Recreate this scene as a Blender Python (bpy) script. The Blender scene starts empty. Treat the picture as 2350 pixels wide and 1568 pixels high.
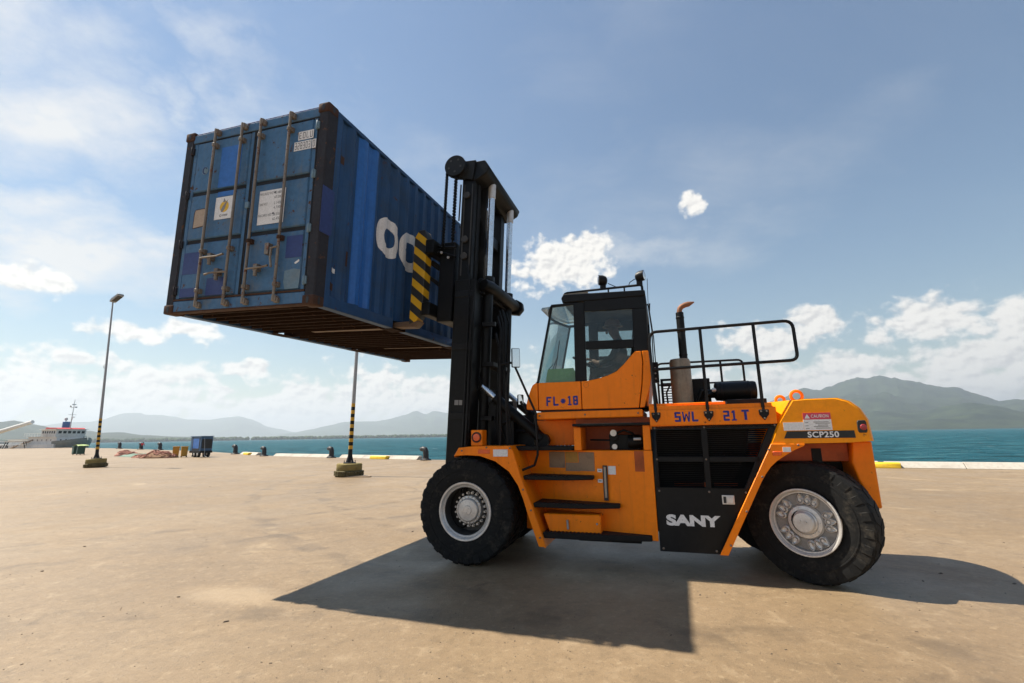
import bpy, bmesh, math, random
from mathutils import Vector, Matrix, noise as mnoise
R = math.radians
rnd = random.Random(7)
scene = bpy.context.scene
C = scene.collection

# ------------------------------------------------------------------ camera
TH = 0.31309                                  # heading of the truck against the picture plane
FW = Vector((-math.cos(TH), math.sin(TH), 0))  # the way the truck faces
AW = Vector((math.sin(TH), math.cos(TH), 0))   # across the truck, away from the camera
cam_d = bpy.data.cameras.new('camera')
cam = bpy.data.objects.new('camera', cam_d)
C.objects.link(cam)
cam_d.sensor_width = 36.0
cam_d.lens = 36.0 * 1059.62 / 2350.0
cam_d.clip_start = 0.05
cam_d.clip_end = 60000
pitch, roll = 0.20007, -0.01564
fwd = Vector((0, math.cos(pitch), math.sin(pitch)))
up0 = Vector((0, -math.sin(pitch), math.cos(pitch)))
rt0 = Vector((1, 0, 0))
rt = math.cos(roll) * rt0 + math.sin(roll) * up0
up = -math.sin(roll) * rt0 + math.cos(roll) * up0
M = Matrix((rt, up, -fwd)).transposed().to_4x4()
M.translation = Vector((0, 0, 1.6577))
cam.matrix_world = M
scene.camera = cam

# ------------------------------------------------------------------ sun and sky
to_sun = (0.6521 * FW - 0.0078 * AW + Vector((0, 0, 1))).normalized()
SUN_EL = math.asin(to_sun.z)
SUN_AZ = math.atan2(to_sun.x, to_sun.y)        # from +Y towards +X
sun_d = bpy.data.lights.new('sun', 'SUN')
sun_d.energy = 5.0
sun_d.angle = R(0.53)
sun_d.color = (1.0, 0.93, 0.80)
sun = bpy.data.objects.new('sun', sun_d)
sun.rotation_euler = to_sun.to_track_quat('Z', 'Y').to_euler()
sun.location = (0, 0, 40)
C.objects.link(sun)

vs = scene.view_settings
vs.view_transform = 'Standard'
vs.look = 'None'
vs.gamma = 1.0
vs.use_curve_mapping = False
vs.exposure = 0.92
SKY_STRENGTH = 0.055
HAZE_DENSITY = 1.5e-4


class S:
    """a socket with arithmetic, for writing node maths as formulas"""
    nt = None

    def __init__(self, sock): self.s = sock

    @staticmethod
    def op(kind, *args, clamp=False):
        n = S.nt.nodes.new('ShaderNodeMath')
        n.operation = kind
        n.use_clamp = clamp
        for i, a in enumerate(args):
            if isinstance(a, S): S.nt.links.new(a.s, n.inputs[i])
            else: n.inputs[i].default_value = a
        return S(n.outputs[0])

    def __add__(a, b): return S.op('ADD', a, b)
    __radd__ = __add__
    def __sub__(a, b): return S.op('SUBTRACT', a, b)
    def __rsub__(a, b): return S.op('SUBTRACT', b, a)
    def __mul__(a, b): return S.op('MULTIPLY', a, b)
    __rmul__ = __mul__
    def __truediv__(a, b): return S.op('DIVIDE', a, b)


def smooth(x, lo, hi):
    n = S.nt.nodes.new('ShaderNodeMapRange')
    n.interpolation_type = 'SMOOTHSTEP'
    S.nt.links.new(x.s, n.inputs['Value'])
    n.inputs['From Min'].default_value = lo
    n.inputs['From Max'].default_value = hi
    return S(n.outputs['Result'])


def combine(x, y, z):
    n = S.nt.nodes.new('ShaderNodeCombineXYZ')
    for i, a in enumerate((x, y, z)):
        if isinstance(a, S): S.nt.links.new(a.s, n.inputs[i])
        else: n.inputs[i].default_value = a
    return n.outputs[0]


def fbm(vec, scale, detail=6, rough=0.55, dist=0.0):
    n = S.nt.nodes.new('ShaderNodeTexNoise')
    S.nt.links.new(vec, n.inputs['Vector'])
    n.inputs['Scale'].default_value = scale
    n.inputs['Detail'].default_value = detail
    n.inputs['Roughness'].default_value = rough
    n.inputs['Distortion'].default_value = dist
    return S(n.outputs[0])


def mixc(fac, a, b, mode='MIX'):
    n = S.nt.nodes.new('ShaderNodeMix')
    n.data_type = 'RGBA'
    n.blend_type = mode
    for k, v in ((0, fac), (6, a), (7, b)):
        if isinstance(v, S): S.nt.links.new(v.s, n.inputs[k])
        elif hasattr(v, 'is_output'): S.nt.links.new(v, n.inputs[k])
        elif k == 0: n.inputs[0].default_value = v
        else: n.inputs[k].default_value = (v[0], v[1], v[2], 1)
    return n.outputs[2]


def build_world():
    w = bpy.data.worlds.new('World')
    scene.world = w
    w.use_nodes = True
    nt = w.node_tree
    S.nt = nt
    nt.nodes.clear()
    out = nt.nodes.new('ShaderNodeOutputWorld')
    bg = nt.nodes.new('ShaderNodeBackground')
    nt.links.new(bg.outputs[0], out.inputs[0])
    sky = nt.nodes.new('ShaderNodeTexSky')
    sky.sky_type = 'NISHITA'
    sky.sun_disc = False
    sky.sun_elevation = SUN_EL
    sky.sun_rotation = SUN_AZ
    sky.altitude = 0
    sky.air_density = 1.6
    sky.dust_density = 0.0
    sky.ozone_density = 4.5
    tc = nt.nodes.new('ShaderNodeTexCoord')
    sep = nt.nodes.new('ShaderNodeSeparateXYZ')
    nt.links.new(tc.outputs['Generated'], sep.inputs[0])
    x, y, z = (S(o) for o in sep.outputs)
    el = S.op('ARCSINE', z) * (180 / math.pi)
    az = S.op('ARCTAN2', x, y) * (180 / math.pi)
    v = combine(az * 0.1, el * 0.14, 0.0)
    warp = fbm(v, 1.6, 2)
    wx = (warp - 0.5) * 0.2
    v2 = combine(az * 0.13 + wx, el * 0.16 + wx * 0.4, 3.0)
    n_cu = fbm(v2, 4.2, 7, 0.50)                      # lumpy
    v_up = combine(az * 0.13 + wx - 0.03, el * 0.16 + wx * 0.4 + 0.05, 3.0)
    n_up = fbm(v_up, 4.2, 3, 0.5)
    n_lo = fbm(v2, 4.2, 3, 0.5)                     # the same lumps a little sunwards
    # heaps of cumulus: azimuth, elevation, half width, half height, softness
    heaps = [(6.3, 20.3, 6.8, 3.3), (10.3, 22.6, 3.4, 2.0), (23.0, 26.0, 1.9, 1.5),
             (29.5, 9.4, 6.5, 2.0), (34.2, 10.8, 3.5, 1.7), (43.0, 9.9, 4.4, 2.2), (36.4, 6.2, 4.4, 1.7), (46.6, 6.0, 4.2, 2.1),
             (-48.5, 13.9, 4.0, 1.4), (-40.6, 10.3, 4.0, 1.2), (-35.7, 11.2, 3.0, 0.9),
             (-29.8, 7.4, 2.5, 1.1), (-15.2, 7.0, 2.6, 1.0), (-43.7, 7.3, 2.0, 0.7), (-45.3, 5.4, 2.9, 0.8),
             (-32.2, 5.0, 1.6, 0.6), (-24.0, 5.2, 3.0, 1.1),
             (30, 4.8, 5.0, 1.7), (49, 8.8, 4.0, 2.0), (24, 4.0, 4, 1.3), (-38, 3.5, 6, 1.5), (-28, 3.4, 6, 1.5), (-19, 4.0, 5.5, 1.7), (-49, 3.3, 5, 1.4)]
    cu = None
    az_c = az + (fbm(v, 3.0, 3) - 0.5) * 3.5
    for a0, e0, ra, re in heaps:
        u = (az_c - a0) / (ra * 1.12)
        t = (el - e0) / (re * 1.12)
        m = 1.0 - S.op('SQRT', u * u + t * t)
        cu = m if cu is None else S.op('MAXIMUM', cu, m)
    # a bank of cumulus low over the horizon, all the way round
    bank = (1.0 - S.op('ABSOLUTE', (el - 3.6) / 6.0)) * 0.8 + (fbm(v, 0.9, 2) - 0.575) * 2.2
    cu = S.op('MAXIMUM', cu, bank)
    cu = S.op('MAXIMUM', cu, -0.8)
    dens = smooth(cu * 1.4 + (n_cu - 0.5) * 2.8, 0.04, 0.70)
    shade = smooth((n_lo - n_up) * 6.0 + (n_cu - 0.5) * 0.7 + 0.2, -0.9, 0.6)
    # thin high cloud, thicker towards the sun's side
    vp = combine(x / (z + 0.22), y / (z + 0.22), 1.0)
    wc = fbm(vp, 0.9, 3)
    vq = combine(x / (z + 0.22) * 0.8 + (wc - 0.5) * 0.9, y / (z + 0.22) * 1.5 + (wc - 0.5) * 0.7, 5.0)
    n_ci = fbm(vq, 1.6, 8, 0.6)
    veils = [(-50, 28, 9, 4.2, .9), (-46, 18.5, 12, 2.4, .85), (-46, 15.2, 13, 2.6, 1.0), (-41.3, 33.2, 2.8, 2.8, .55),
             (-34.3, 35.5, 3.4, 5.0, .6), (-54, 34, 9, 5, .8), (-26.7, 35.8, 7, 2.6, .4), (18.8, 27.5, 17, 5.0, .24),
             (17.2, 21.3, 8, 1.8, .5), (37.5, 27.5, 8, 3.2, .16), (27, 21.5, 9, 2.6, .22), (-12, 33, 10, 3, .2)]
    ci = None
    vw = combine(az * 0.05, el * 0.08, 9.0)
    az_v = az + (fbm(vw, 2.1, 5, 0.6) - 0.5) * 26.0
    el_v = el + (fbm(combine(az * 0.05, el * 0.08, 2.0), 2.3, 5, 0.6) - 0.5) * 15.0
    for a0, e0, ra, re, k in veils:
        u = (az_v - a0) / (ra * 1.15)
        t = (el_v - e0) / (re * 1.25)
        m = S.op('MAXIMUM', 1.25 - S.op('SQRT', u * u + t * t), 0.0) * k
        ci = m if ci is None else S.op('MAXIMUM', ci, m)
    sx, sy, sz = to_sun
    sund = x * sx + y * sy + z * sz
    glow = smooth(sund, 0.35, 1.0)
    field = smooth(n_ci, 0.46, 0.78) * (0.03 + glow * 0.35)
    ci = S.op('MAXIMUM', ci * smooth(n_ci, 0.30, 0.66) * 0.92, field)
    ci = S.op('MINIMUM', ci, 0.9)
    # colours (radiance)
    nish = nt.nodes.new('ShaderNodeVectorMath')
    nish.operation = 'SCALE'
    nt.links.new(sky.outputs[0], nish.inputs[0])
    nish.inputs['Scale'].default_value = SKY_STRENGTH
    veil = mixc(ci, nish.outputs[0], (0.45, 0.447, 0.44))
    cloud_col = mixc(shade, (0.40, 0.39, 0.38), (0.56, 0.54, 0.505))
    fin = mixc(dens * 0.97, veil, cloud_col)
    # below the horizon the sky is only a continuation
    nt.links.new(fin, bg.inputs['Color'])
    bg.inputs['Strength'].default_value = 1.0
    w.cycles.sampling_method = 'MANUAL'
    w.cycles.sample_map_resolution = 1024


build_world()

# ------------------------------------------------------------------ materials
def new_mat(name):
    m = bpy.data.materials.new(name)
    m.use_nodes = True
    nt = m.node_tree
    S.nt = nt
    p = nt.nodes['Principled BSDF']
    tc = nt.nodes.new('ShaderNodeTexCoord')
    return m, nt, p, tc.outputs['Object']


def bump(nt, p, h, strength, dist=0.01):
    b = nt.nodes.new('ShaderNodeBump')
    b.inputs['Strength'].default_value = strength
    b.inputs['Distance'].default_value = dist
    nt.links.new(h.s, b.inputs['Height'])
    nt.links.new(b.outputs[0], p.inputs['Normal'])


def link(nt, val, sock):
    nt.links.new(val.s if isinstance(val, S) else val, sock)


def paint(name, col, rough=0.35, metal=0.0, dirt=(0.08, 0.06, 0.045), amount=0.35, scale=2.5, coat=0.0, chips=0.0,
          chipcol=(0.09, 0.04, 0.02), bumpy=0.0, vary=0.12, streak=0.0, spec=0.4):
    """painted or bare surface with dust, uneven sheen, chips of rust and, if asked, runs down its height"""
    m, nt, p, oc = new_mat(name)
    n1 = fbm(oc, scale, 8, 0.6)
    n2 = fbm(oc, scale * 7, 6, 0.65)
    c = mixc(smooth(n2, 0.3, 0.7), [v * (1 - vary) for v in col], [min(1, v * (1 + vary)) for v in col])
    d = smooth(n1 + (n2 - 0.5) * 0.5, 0.48, 0.85) * amount
    c = mixc(d, c, dirt)
    if streak:
        mp = nt.nodes.new('ShaderNodeMapping')
        mp.inputs['Scale'].default_value = (9, 9, 0.7)
        nt.links.new(oc, mp.inputs[0])
        s = smooth(fbm(mp.outputs[0], 2.0, 6, 0.6), 0.5, 0.8)
        c = mixc(s * streak, c, dirt)
    rg = smooth(n1, 0.2, 0.8) * 0.25 + (rough - 0.1)
    if chips:
        k = smooth(fbm(oc, scale * 3.3, 9, 0.72), 0.63 - chips * 0.1, 0.68 - chips * 0.1)
        c = mixc(k, c, mixc(smooth(n2, 0.3, 0.7), chipcol, [v * 2.2 for v in chipcol]))
        rg = S.op('MAXIMUM', rg, k * 0.85)
    link(nt, c, p.inputs['Base Color'])
    link(nt, rg, p.inputs['Roughness'])
    p.inputs['Metallic'].default_value = metal
    p.inputs['Specular IOR Level'].default_value = spec
    p.inputs['Coat Weight'].default_value = coat
    p.inputs['Coat Roughness'].default_value = 0.15
    if bumpy: bump(nt, p, n2 + n1, bumpy, 0.006)
    return m


def glass(name, tint, alpha=0.2, rough=0.02):
    m, nt, p, oc = new_mat(name)
    out = nt.nodes['Material Output']
    tr = nt.nodes.new('ShaderNodeBsdfTransparent')
    tr.inputs[0].default_value = (*tint, 1)
    gl = nt.nodes.new('ShaderNodeBsdfGlossy')
    gl.inputs['Roughness'].default_value = rough
    mx = nt.nodes.new('ShaderNodeMixShader')
    fr = nt.nodes.new('ShaderNodeFresnel')
    fr.inputs[0].default_value = 1.45
    link(nt, S(fr.outputs[0]) * 0.8 + alpha * 0.1, mx.inputs[0])
    nt.links.new(tr.outputs[0], mx.inputs[1])
    nt.links.new(gl.outputs[0], mx.inputs[2])
    nt.links.new(mx.outputs[0], out.inputs[0])
    nt.nodes.remove(p)
    return m


MAT = {}
MAT['orange'] = paint('orange_paint', (0.97, 0.225, 0.002), 0.38, amount=0.32, vary=0.06, dirt=(0.42, 0.10, 0.015), spec=0.25, streak=0.35, chips=0.02, chipcol=(0.10, 0.035, 0.012))
MAT['amber'] = paint('amber_paint', (0.96, 0.31, 0.002), 0.36, amount=0.25, vary=0.06, dirt=(0.40, 0.13, 0.01), spec=0.25, streak=0.2, chips=0.02, chipcol=(0.10, 0.035, 0.012))
MAT['black'] = paint('black_paint', (0.0065, 0.0065, 0.007), 0.45, dirt=(0.03, 0.026, 0.022), amount=0.2, spec=0.22)
MAT['grease'] = paint('greasy_black_steel', (0.0055, 0.0055, 0.0055), 0.45, dirt=(0.022, 0.018, 0.014), amount=0.3, bumpy=0.15, spec=0.2)
MAT['tread'] = paint('black_tread_plate', (0.010, 0.0095, 0.009), 0.6, dirt=(0.06, 0.045, 0.035), amount=0.3, bumpy=0.3, spec=0.2)
MAT['rubber'] = paint('tyre_rubber', (0.010, 0.010, 0.010), 0.75, dirt=(0.10, 0.083, 0.062), amount=0.6, scale=4.5, bumpy=0.25, spec=0.2)
MAT['rim'] = paint('silver_rim_paint', (0.64, 0.61, 0.575), 0.36, metal=0.45, dirt=(0.16, 0.125, 0.095), amount=0.55, scale=6, bumpy=0.1)
MAT['rimdark'] = paint('dirty_rim_well', (0.05, 0.047, 0.043), 0.5, metal=0.3, dirt=(0.05, 0.04, 0.03), amount=0.5, scale=6)
MAT['rimgrey'] = paint('dusty_shaded_wheel_disc', (0.27, 0.255, 0.24), 0.5, metal=0.4, dirt=(0.07, 0.055, 0.042), amount=0.7, scale=7)  # dusty, and greyer than the rim: shadows around the nut pockets put into the colour
MAT['chrome'] = paint('chromed_rod', (0.80, 0.80, 0.80), 0.22, metal=0.9, dirt=(0.3, 0.3, 0.3), amount=0.2)
MAT['muffler'] = paint('heat_stained_muffler', (0.30, 0.235, 0.16), 0.5, metal=0.5, dirt=(0.10, 0.065, 0.04), amount=0.7, scale=4, streak=0.5)
MAT['copper'] = paint('rusty_exhaust_tip', (0.24, 0.105, 0.055), 0.65, metal=0.2, dirt=(0.12, 0.05, 0.03), amount=0.6, scale=9)
MAT['blueink'] = paint('blue_stencil_paint', (0.012, 0.025, 0.22), 0.5, amount=0.15)
MAT['white'] = paint('white_decal', (0.74, 0.72, 0.70), 0.45, dirt=(0.35, 0.3, 0.26), amount=0.35, scale=8)
MAT['ink'] = paint('black_print', (0.02, 0.02, 0.02), 0.5, amount=0.1)
MAT['greyink'] = paint('grey_print', (0.22, 0.21, 0.20), 0.5, amount=0.1)
MAT['red'] = paint('red_decal', (0.62, 0.06, 0.10), 0.4, amount=0.1)
MAT['lens_red'] = paint('red_lens', (0.35, 0.015, 0.02), 0.15, amount=0.1, coat=0.6)
MAT['lens_orange'] = paint('orange_lens', (0.75, 0.10, 0.01), 0.2, amount=0.1, coat=0.5)
MAT['brownsticker'] = paint('weathered_sticker', (0.27, 0.17, 0.10), 0.55, dirt=(0.10, 0.07, 0.05), amount=0.9, scale=9)
MAT['yellowsticker'] = paint('weathered_yellow_sticker', (0.40, 0.20, 0.03), 0.55, dirt=(0.14, 0.09, 0.05), amount=0.9, scale=9)
MAT['darkorange'] = paint('dark_orange_paint', (0.42, 0.075, 0.006), 0.45, dirt=(0.05, 0.02, 0.01), amount=0.7, scale=3)  # darker, mottled orange for bay wall, wheel arch, inner rails and small marks
MAT['glass'] = glass('cab_glass', (0.90, 0.955, 0.95))
MAT['tint'] = glass('tinted_door_glass', (0.66, 0.69, 0.68))
MAT['mirror'] = paint('mirror_glass', (0.85, 0.85, 0.85), 0.12, metal=1.0, amount=0.0, vary=0.0)
MAT['green'] = paint('green_board', (0.16, 0.36, 0.10), 0.5, amount=0.2)
MAT['seat'] = paint('dark_seat_cloth', (0.02, 0.02, 0.022), 0.8, amount=0.2)
# container
MAT['cblue'] = paint('faded_container_blue', (0.052, 0.138, 0.260), 0.5, dirt=(0.125, 0.135, 0.14), amount=0.85, scale=2.2, chips=0.35,
                     chipcol=(0.055, 0.025, 0.014), bumpy=0.2, streak=0.5, spec=0.3)
MAT['cdark'] = paint('dull_side_blue', (0.018, 0.068, 0.175), 0.5, dirt=(0.030, 0.040, 0.048), amount=0.7, scale=1.4, chips=0.2, spec=0.3,
                     chipcol=(0.045, 0.02, 0.012), bumpy=0.1, streak=0.45)
MAT['cbright'] = paint('fresh_blue_patch', (0.020, 0.125, 0.42), 0.42, dirt=(0.04, 0.12, 0.24), amount=0.5, scale=2, streak=0.3)
MAT['cnavy'] = paint('navy_touch_up_patch', (0.022, 0.040, 0.16), 0.5, dirt=(0.04, 0.05, 0.10), amount=0.4, scale=3)
MAT['cpale'] = paint('pale_blue_patch', (0.13, 0.21, 0.27), 0.55, dirt=(0.2, 0.19, 0.17), amount=0.8, scale=3)
MAT['rust'] = paint('rusty_steel', (0.060, 0.027, 0.015), 0.85, dirt=(0.022, 0.014, 0.011), amount=0.8, scale=4, bumpy=0.5)
MAT['underrust'] = paint('underside_rust', (0.026, 0.013, 0.008), 0.9, dirt=(0.010, 0.007, 0.006), amount=0.8, scale=3, bumpy=0.4, spec=0.1, chips=0.2, chipcol=(0.06,0.03,0.018))
MAT['post'] = paint('rust_streaked_blue_post', (0.030, 0.030, 0.036), 0.7, dirt=(0.048, 0.027, 0.019), amount=0.95, scale=3.2, chips=0.35, bumpy=0.3, spec=0.2)
MAT['rod'] = paint('galvanised_bar', (0.22, 0.185, 0.15), 0.55, metal=0.3, dirt=(0.085, 0.05, 0.032), amount=0.85, scale=3.5, chips=0.6, chipcol=(0.11, 0.05, 0.03))
MAT['seal_and_shade'] = paint('black_door_seal_and_groove_shade', (0.012, 0.014, 0.018), 0.7, amount=0.2)  # for the rubber seals and for the shade painted in the door grooves
MAT['floorwood'] = paint('floor_plywood', (0.030, 0.018, 0.011), 0.9, dirt=(0.010, 0.007, 0.005), amount=0.7, spec=0.1)
MAT['forksteel'] = paint('worn_fork_steel', (0.15, 0.10, 0.066), 0.55, metal=0.3, dirt=(0.05, 0.032, 0.022), amount=0.6, scale=4)
MAT['tan'] = paint('peeled_tan_sticker', (0.40, 0.31, 0.23), 0.7, dirt=(0.2, 0.13, 0.08), amount=0.6, scale=9)
MAT['logo_yellow'] = paint('yellow_print', (0.72, 0.43, 0.02), 0.5, amount=0.1)
# quay
MAT['kerb'] = paint('whitewashed_concrete', (0.42, 0.38, 0.325), 0.85, dirt=(0.24, 0.20, 0.155), amount=0.7, scale=1.2, bumpy=0.3, chips=0.05, chipcol=(0.2, 0.17, 0.14))
MAT['yellow'] = paint('yellow_safety_paint', (0.72, 0.46, 0.02), 0.55, dirt=(0.25, 0.18, 0.08), amount=0.5, scale=4)
MAT['yellowpole'] = paint('dusty_yellow_band', (0.55, 0.30, 0.02), 0.55, dirt=(0.2, 0.13, 0.06), amount=0.5, scale=4)
MAT['olive'] = paint('dirty_yellow_concrete', (0.22, 0.17, 0.055), 0.85, dirt=(0.08, 0.065, 0.04), amount=0.8, scale=4, bumpy=0.5)
MAT['tyrepaint'] = paint('tyre_with_old_yellow_paint', (0.10, 0.08, 0.03), 0.85, dirt=(0.02, 0.018, 0.014), amount=0.9, scale=5, bumpy=0.4)
MAT['bollard'] = paint('black_cast_iron', (0.022, 0.021, 0.022), 0.5, dirt=(0.12, 0.07, 0.045), amount=0.4, scale=3, bumpy=0.2)
MAT['galv'] = paint('galvanised_pole', (0.33, 0.33, 0.33), 0.5, metal=0.3, dirt=(0.2, 0.19, 0.18), amount=0.3)
MAT['hullgrey'] = paint('grey_hull_paint', (0.20, 0.215, 0.195), 0.5, dirt=(0.15, 0.10, 0.07), amount=0.5, scale=0.3, streak=0.4)
MAT['shipwhite'] = paint('white_ship_paint', (0.70, 0.69, 0.66), 0.5, dirt=(0.33, 0.26, 0.2), amount=0.5, scale=0.4, streak=0.35)
MAT['shipred'] = paint('red_deck_paint', (0.50, 0.04, 0.04), 0.5, amount=0.2)
MAT['shipblue'] = paint('blue_funnel_paint', (0.04, 0.17, 0.38), 0.5, amount=0.2)
MAT['darkglass'] = paint('dark_window', (0.015, 0.018, 0.02), 0.1, amount=0.0, vary=0)
MAT['trailerblue'] = paint('blue_trailer_paint', (0.035, 0.095, 0.19), 0.5, dirt=(0.08, 0.09, 0.10), amount=0.5, scale=1.5)
MAT['pinknet'] = paint('pink_net_twine', (0.42, 0.20, 0.15), 0.9, dirt=(0.2, 0.13, 0.09), amount=0.6, scale=5, bumpy=0.5)
MAT['brownnet'] = paint('brown_net_twine', (0.22, 0.12, 0.065), 0.9, dirt=(0.1, 0.06, 0.04), amount=0.6, scale=5, bumpy=0.5)
MAT['bin'] = paint('dark_green_plastic', (0.018, 0.075, 0.06), 0.5, amount=0.2)
MAT['lime'] = paint('lime_sheet', (0.26, 0.34, 0.10), 0.6, amount=0.2)
MAT['tarp'] = paint('faded_green_tarpaulin', (0.10, 0.19, 0.14), 0.7, dirt=(0.2, 0.16, 0.12), amount=0.5)
MAT['bin_yellow'] = paint('ochre_sheet_metal', (0.48, 0.25, 0.02), 0.55, dirt=(0.2, 0.1, 0.04), amount=0.4)
MAT['wood'] = paint('weathered_board', (0.30, 0.22, 0.15), 0.8, amount=0.4)
MAT['gritstone'] = paint('stone_chips', (0.10, 0.075, 0.055), 0.9, dirt=(0.3, 0.25, 0.2), amount=0.5, scale=4)
MAT['skin'] = paint('skin', (0.22, 0.11, 0.07), 0.55, amount=0.0, vary=0.05)
MAT['redshirt'] = paint('red_shirt', (0.62, 0.03, 0.04), 0.8, amount=0.1)
MAT['darkcloth'] = paint('dark_blue_cloth', (0.02, 0.022, 0.035), 0.85, amount=0.1)
MAT['greycloth'] = paint('grey_work_shirt', (0.07, 0.075, 0.08), 0.85, amount=0.1)
MAT['helmet'] = paint('orange_hard_hat', (0.26, 0.12, 0.03), 0.35, amount=0.1)


def mat_hazard():
    m, nt, p, oc = new_mat('yellow_black_hazard_stripes')
    sep = nt.nodes.new('ShaderNodeSeparateXYZ')
    nt.links.new(oc, sep.inputs[0])
    x, y, z = (S(o) for o in sep.outputs)
    t = S.op('FRACT', (z + (x + y * 0.0) * 0.9 + 0.15 * y) / 0.27 + 0.30)
    n = fbm(oc, 9, 6, 0.7)
    k = smooth(t + (n - 0.5) * 0.03, 0.52, 0.53)
    worn = smooth(fbm(oc, 5, 8, 0.7), 0.60, 0.68)
    c = mixc(k, (0.02, 0.02, 0.02), (0.66, 0.37, 0.008))
    c = mixc(worn * 0.7, c, (0.05, 0.035, 0.02))
    link(nt, c, p.inputs['Base Color'])
    p.inputs['Roughness'].default_value = 0.5
    return m


MAT['hazard'] = mat_hazard()


def mat_concrete():
    m, nt, p, oc = new_mat('quay_concrete')
    big = fbm(oc, 0.11, 5, 0.55, 0.6)
    mid = fbm(oc, 0.7, 7, 0.62, 0.3)
    fine = fbm(oc, 9.0, 8, 0.7)
    grit = fbm(oc, 90.0, 4, 0.7)
    c = mixc(smooth(big, 0.3, 0.7), (0.206, 0.140, 0.078), (0.297, 0.211, 0.124))
    c = mixc(smooth(mid, 0.40, 0.70) * 0.55, c, (0.222, 0.151, 0.085))
    pale = smooth(fbm(oc, 0.42, 6, 0.62, 0.8), 0.58, 0.74)
    c = mixc(pale * 0.6, c, (0.453, 0.338, 0.206))
    # scuffs drawn out along the way the trucks drive
    mp = nt.nodes.new('ShaderNodeMapping')
    mp.inputs['Rotation'].default_value = (0, 0, TH)
    mp.inputs['Scale'].default_value = (0.22, 1.6, 1.0)
    nt.links.new(oc, mp.inputs[0])
    sc = smooth(fbm(mp.outputs[0], 1.3, 7, 0.62, 0.4), 0.50, 0.70)
    c = mixc(sc * 0.42, c, (0.185, 0.128, 0.073))
    spots = smooth(fbm(oc, 2.3, 3, 0.5, 0.5), 0.66, 0.73)
    c = mixc(spots * 0.45, c, (0.115, 0.078, 0.046))
    c = mixc(smooth(fine, 0.40, 0.70) * 0.42, c, (0.165, 0.113, 0.064))
    patch = fbm(oc, 3.6, 7, 0.65, 0.5)
    c = mixc(smooth(patch, 0.50, 0.70) * 0.36, c, (0.125, 0.088, 0.052))
    c = mixc(smooth(patch, 0.46, 0.30) * 0.3, c, (0.40, 0.30, 0.19))
    blot = smooth(fbm(oc, 22.0, 5, 0.7), 0.55, 0.70)
    c = mixc(blot * 0.55, c, (0.115, 0.078, 0.044))
    lite = smooth(fbm(oc, 14.0, 6, 0.7), 0.54, 0.70)
    c = mixc(lite * 0.45, c, (0.412, 0.307, 0.189))
    peb = smooth(fbm(oc, 42.0, 4, 0.7), 0.58, 0.68)
    c = mixc(peb * 0.5, c, (0.082, 0.058, 0.035))
    c = mixc(smooth(grit, 0.60, 0.72) * 0.45, c, (0.091, 0.062, 0.037))
    c = mixc(smooth(grit, 0.42, 0.30) * 0.45, c, (0.494, 0.372, 0.232))
    # a pale spill of cement and the curved tracks of turning trucks
    sep = nt.nodes.new('ShaderNodeSeparateXYZ')
    nt.links.new(oc, sep.inputs[0])
    gx, gy, gz = (S(o) for o in sep.outputs)
    wob = (fbm(oc, 0.9, 6, 0.65) - 0.5)
    du = ((gx + 3.05) * 0.95 - (gy - 5.45) * 0.32) / 0.85
    dv = ((gx + 3.05) * 0.32 + (gy - 5.45) * 0.95) / 0.36
    spill = smooth(1.0 - S.op('SQRT', du * du + dv * dv) + wob * 1.6, 0.0, 0.7)
    c = mixc(spill * 0.42, c, (0.428, 0.318, 0.199))
    for cx, cy, r0 in ((-14.0, 20.0, 13.2), (-14.0, 20.0, 15.1), (11.0, 22.0, 18.4), (11.0, 22.0, 20.2), (-3.0, -16.0, 19.3), (-3.0, -16.0, 20.9)):
        d = S.op('SQRT', (gx - cx) * (gx - cx) + (gy - cy) * (gy - cy)) - r0 + wob * 0.35
        band = smooth(S.op('ABSOLUTE', d), 0.24, 0.10) * smooth(fbm(oc, 1.7, 6, 0.65), 0.42, 0.68)
        c = mixc(band * 0.6, c, (0.111, 0.078, 0.048))
    # hair cracks
    vo = nt.nodes.new('ShaderNodeTexVoronoi')
    vo.feature = 'DISTANCE_TO_EDGE'
    vo.inputs['Scale'].default_value = 0.33
    wv = nt.nodes.new('ShaderNodeVectorMath')
    wv.operation = 'ADD'
    nt.links.new(oc, wv.inputs[0])
    ns = nt.nodes.new('ShaderNodeTexNoise')
    ns.inputs['Scale'].default_value = 1.1
    ns.inputs['Detail'].default_value = 8
    ns.inputs['Roughness'].default_value = 0.65
    nt.links.new(oc, ns.inputs['Vector'])
    nt.links.new(ns.outputs['Color'], wv.inputs[1])
    nt.links.new(wv.outputs[0], vo.inputs['Vector'])
    crack = smooth(S(vo.outputs['Distance']), 0.012, 0.004) * smooth(big, 0.50, 0.62)
    c = mixc(crack * 0.6, c, (0.082, 0.054, 0.033))
    link(nt, c, p.inputs['Base Color'])
    link(nt, smooth(mid, 0.3, 0.8) * 0.25 + 0.45, p.inputs['Roughness'])
    p.inputs['Specular IOR Level'].default_value = 0.42
    bump(nt, p, fine * 0.8 + grit * 0.35 + blot * 0.25 + mid * 0.8, 0.6, 0.015)
    return m


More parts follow.
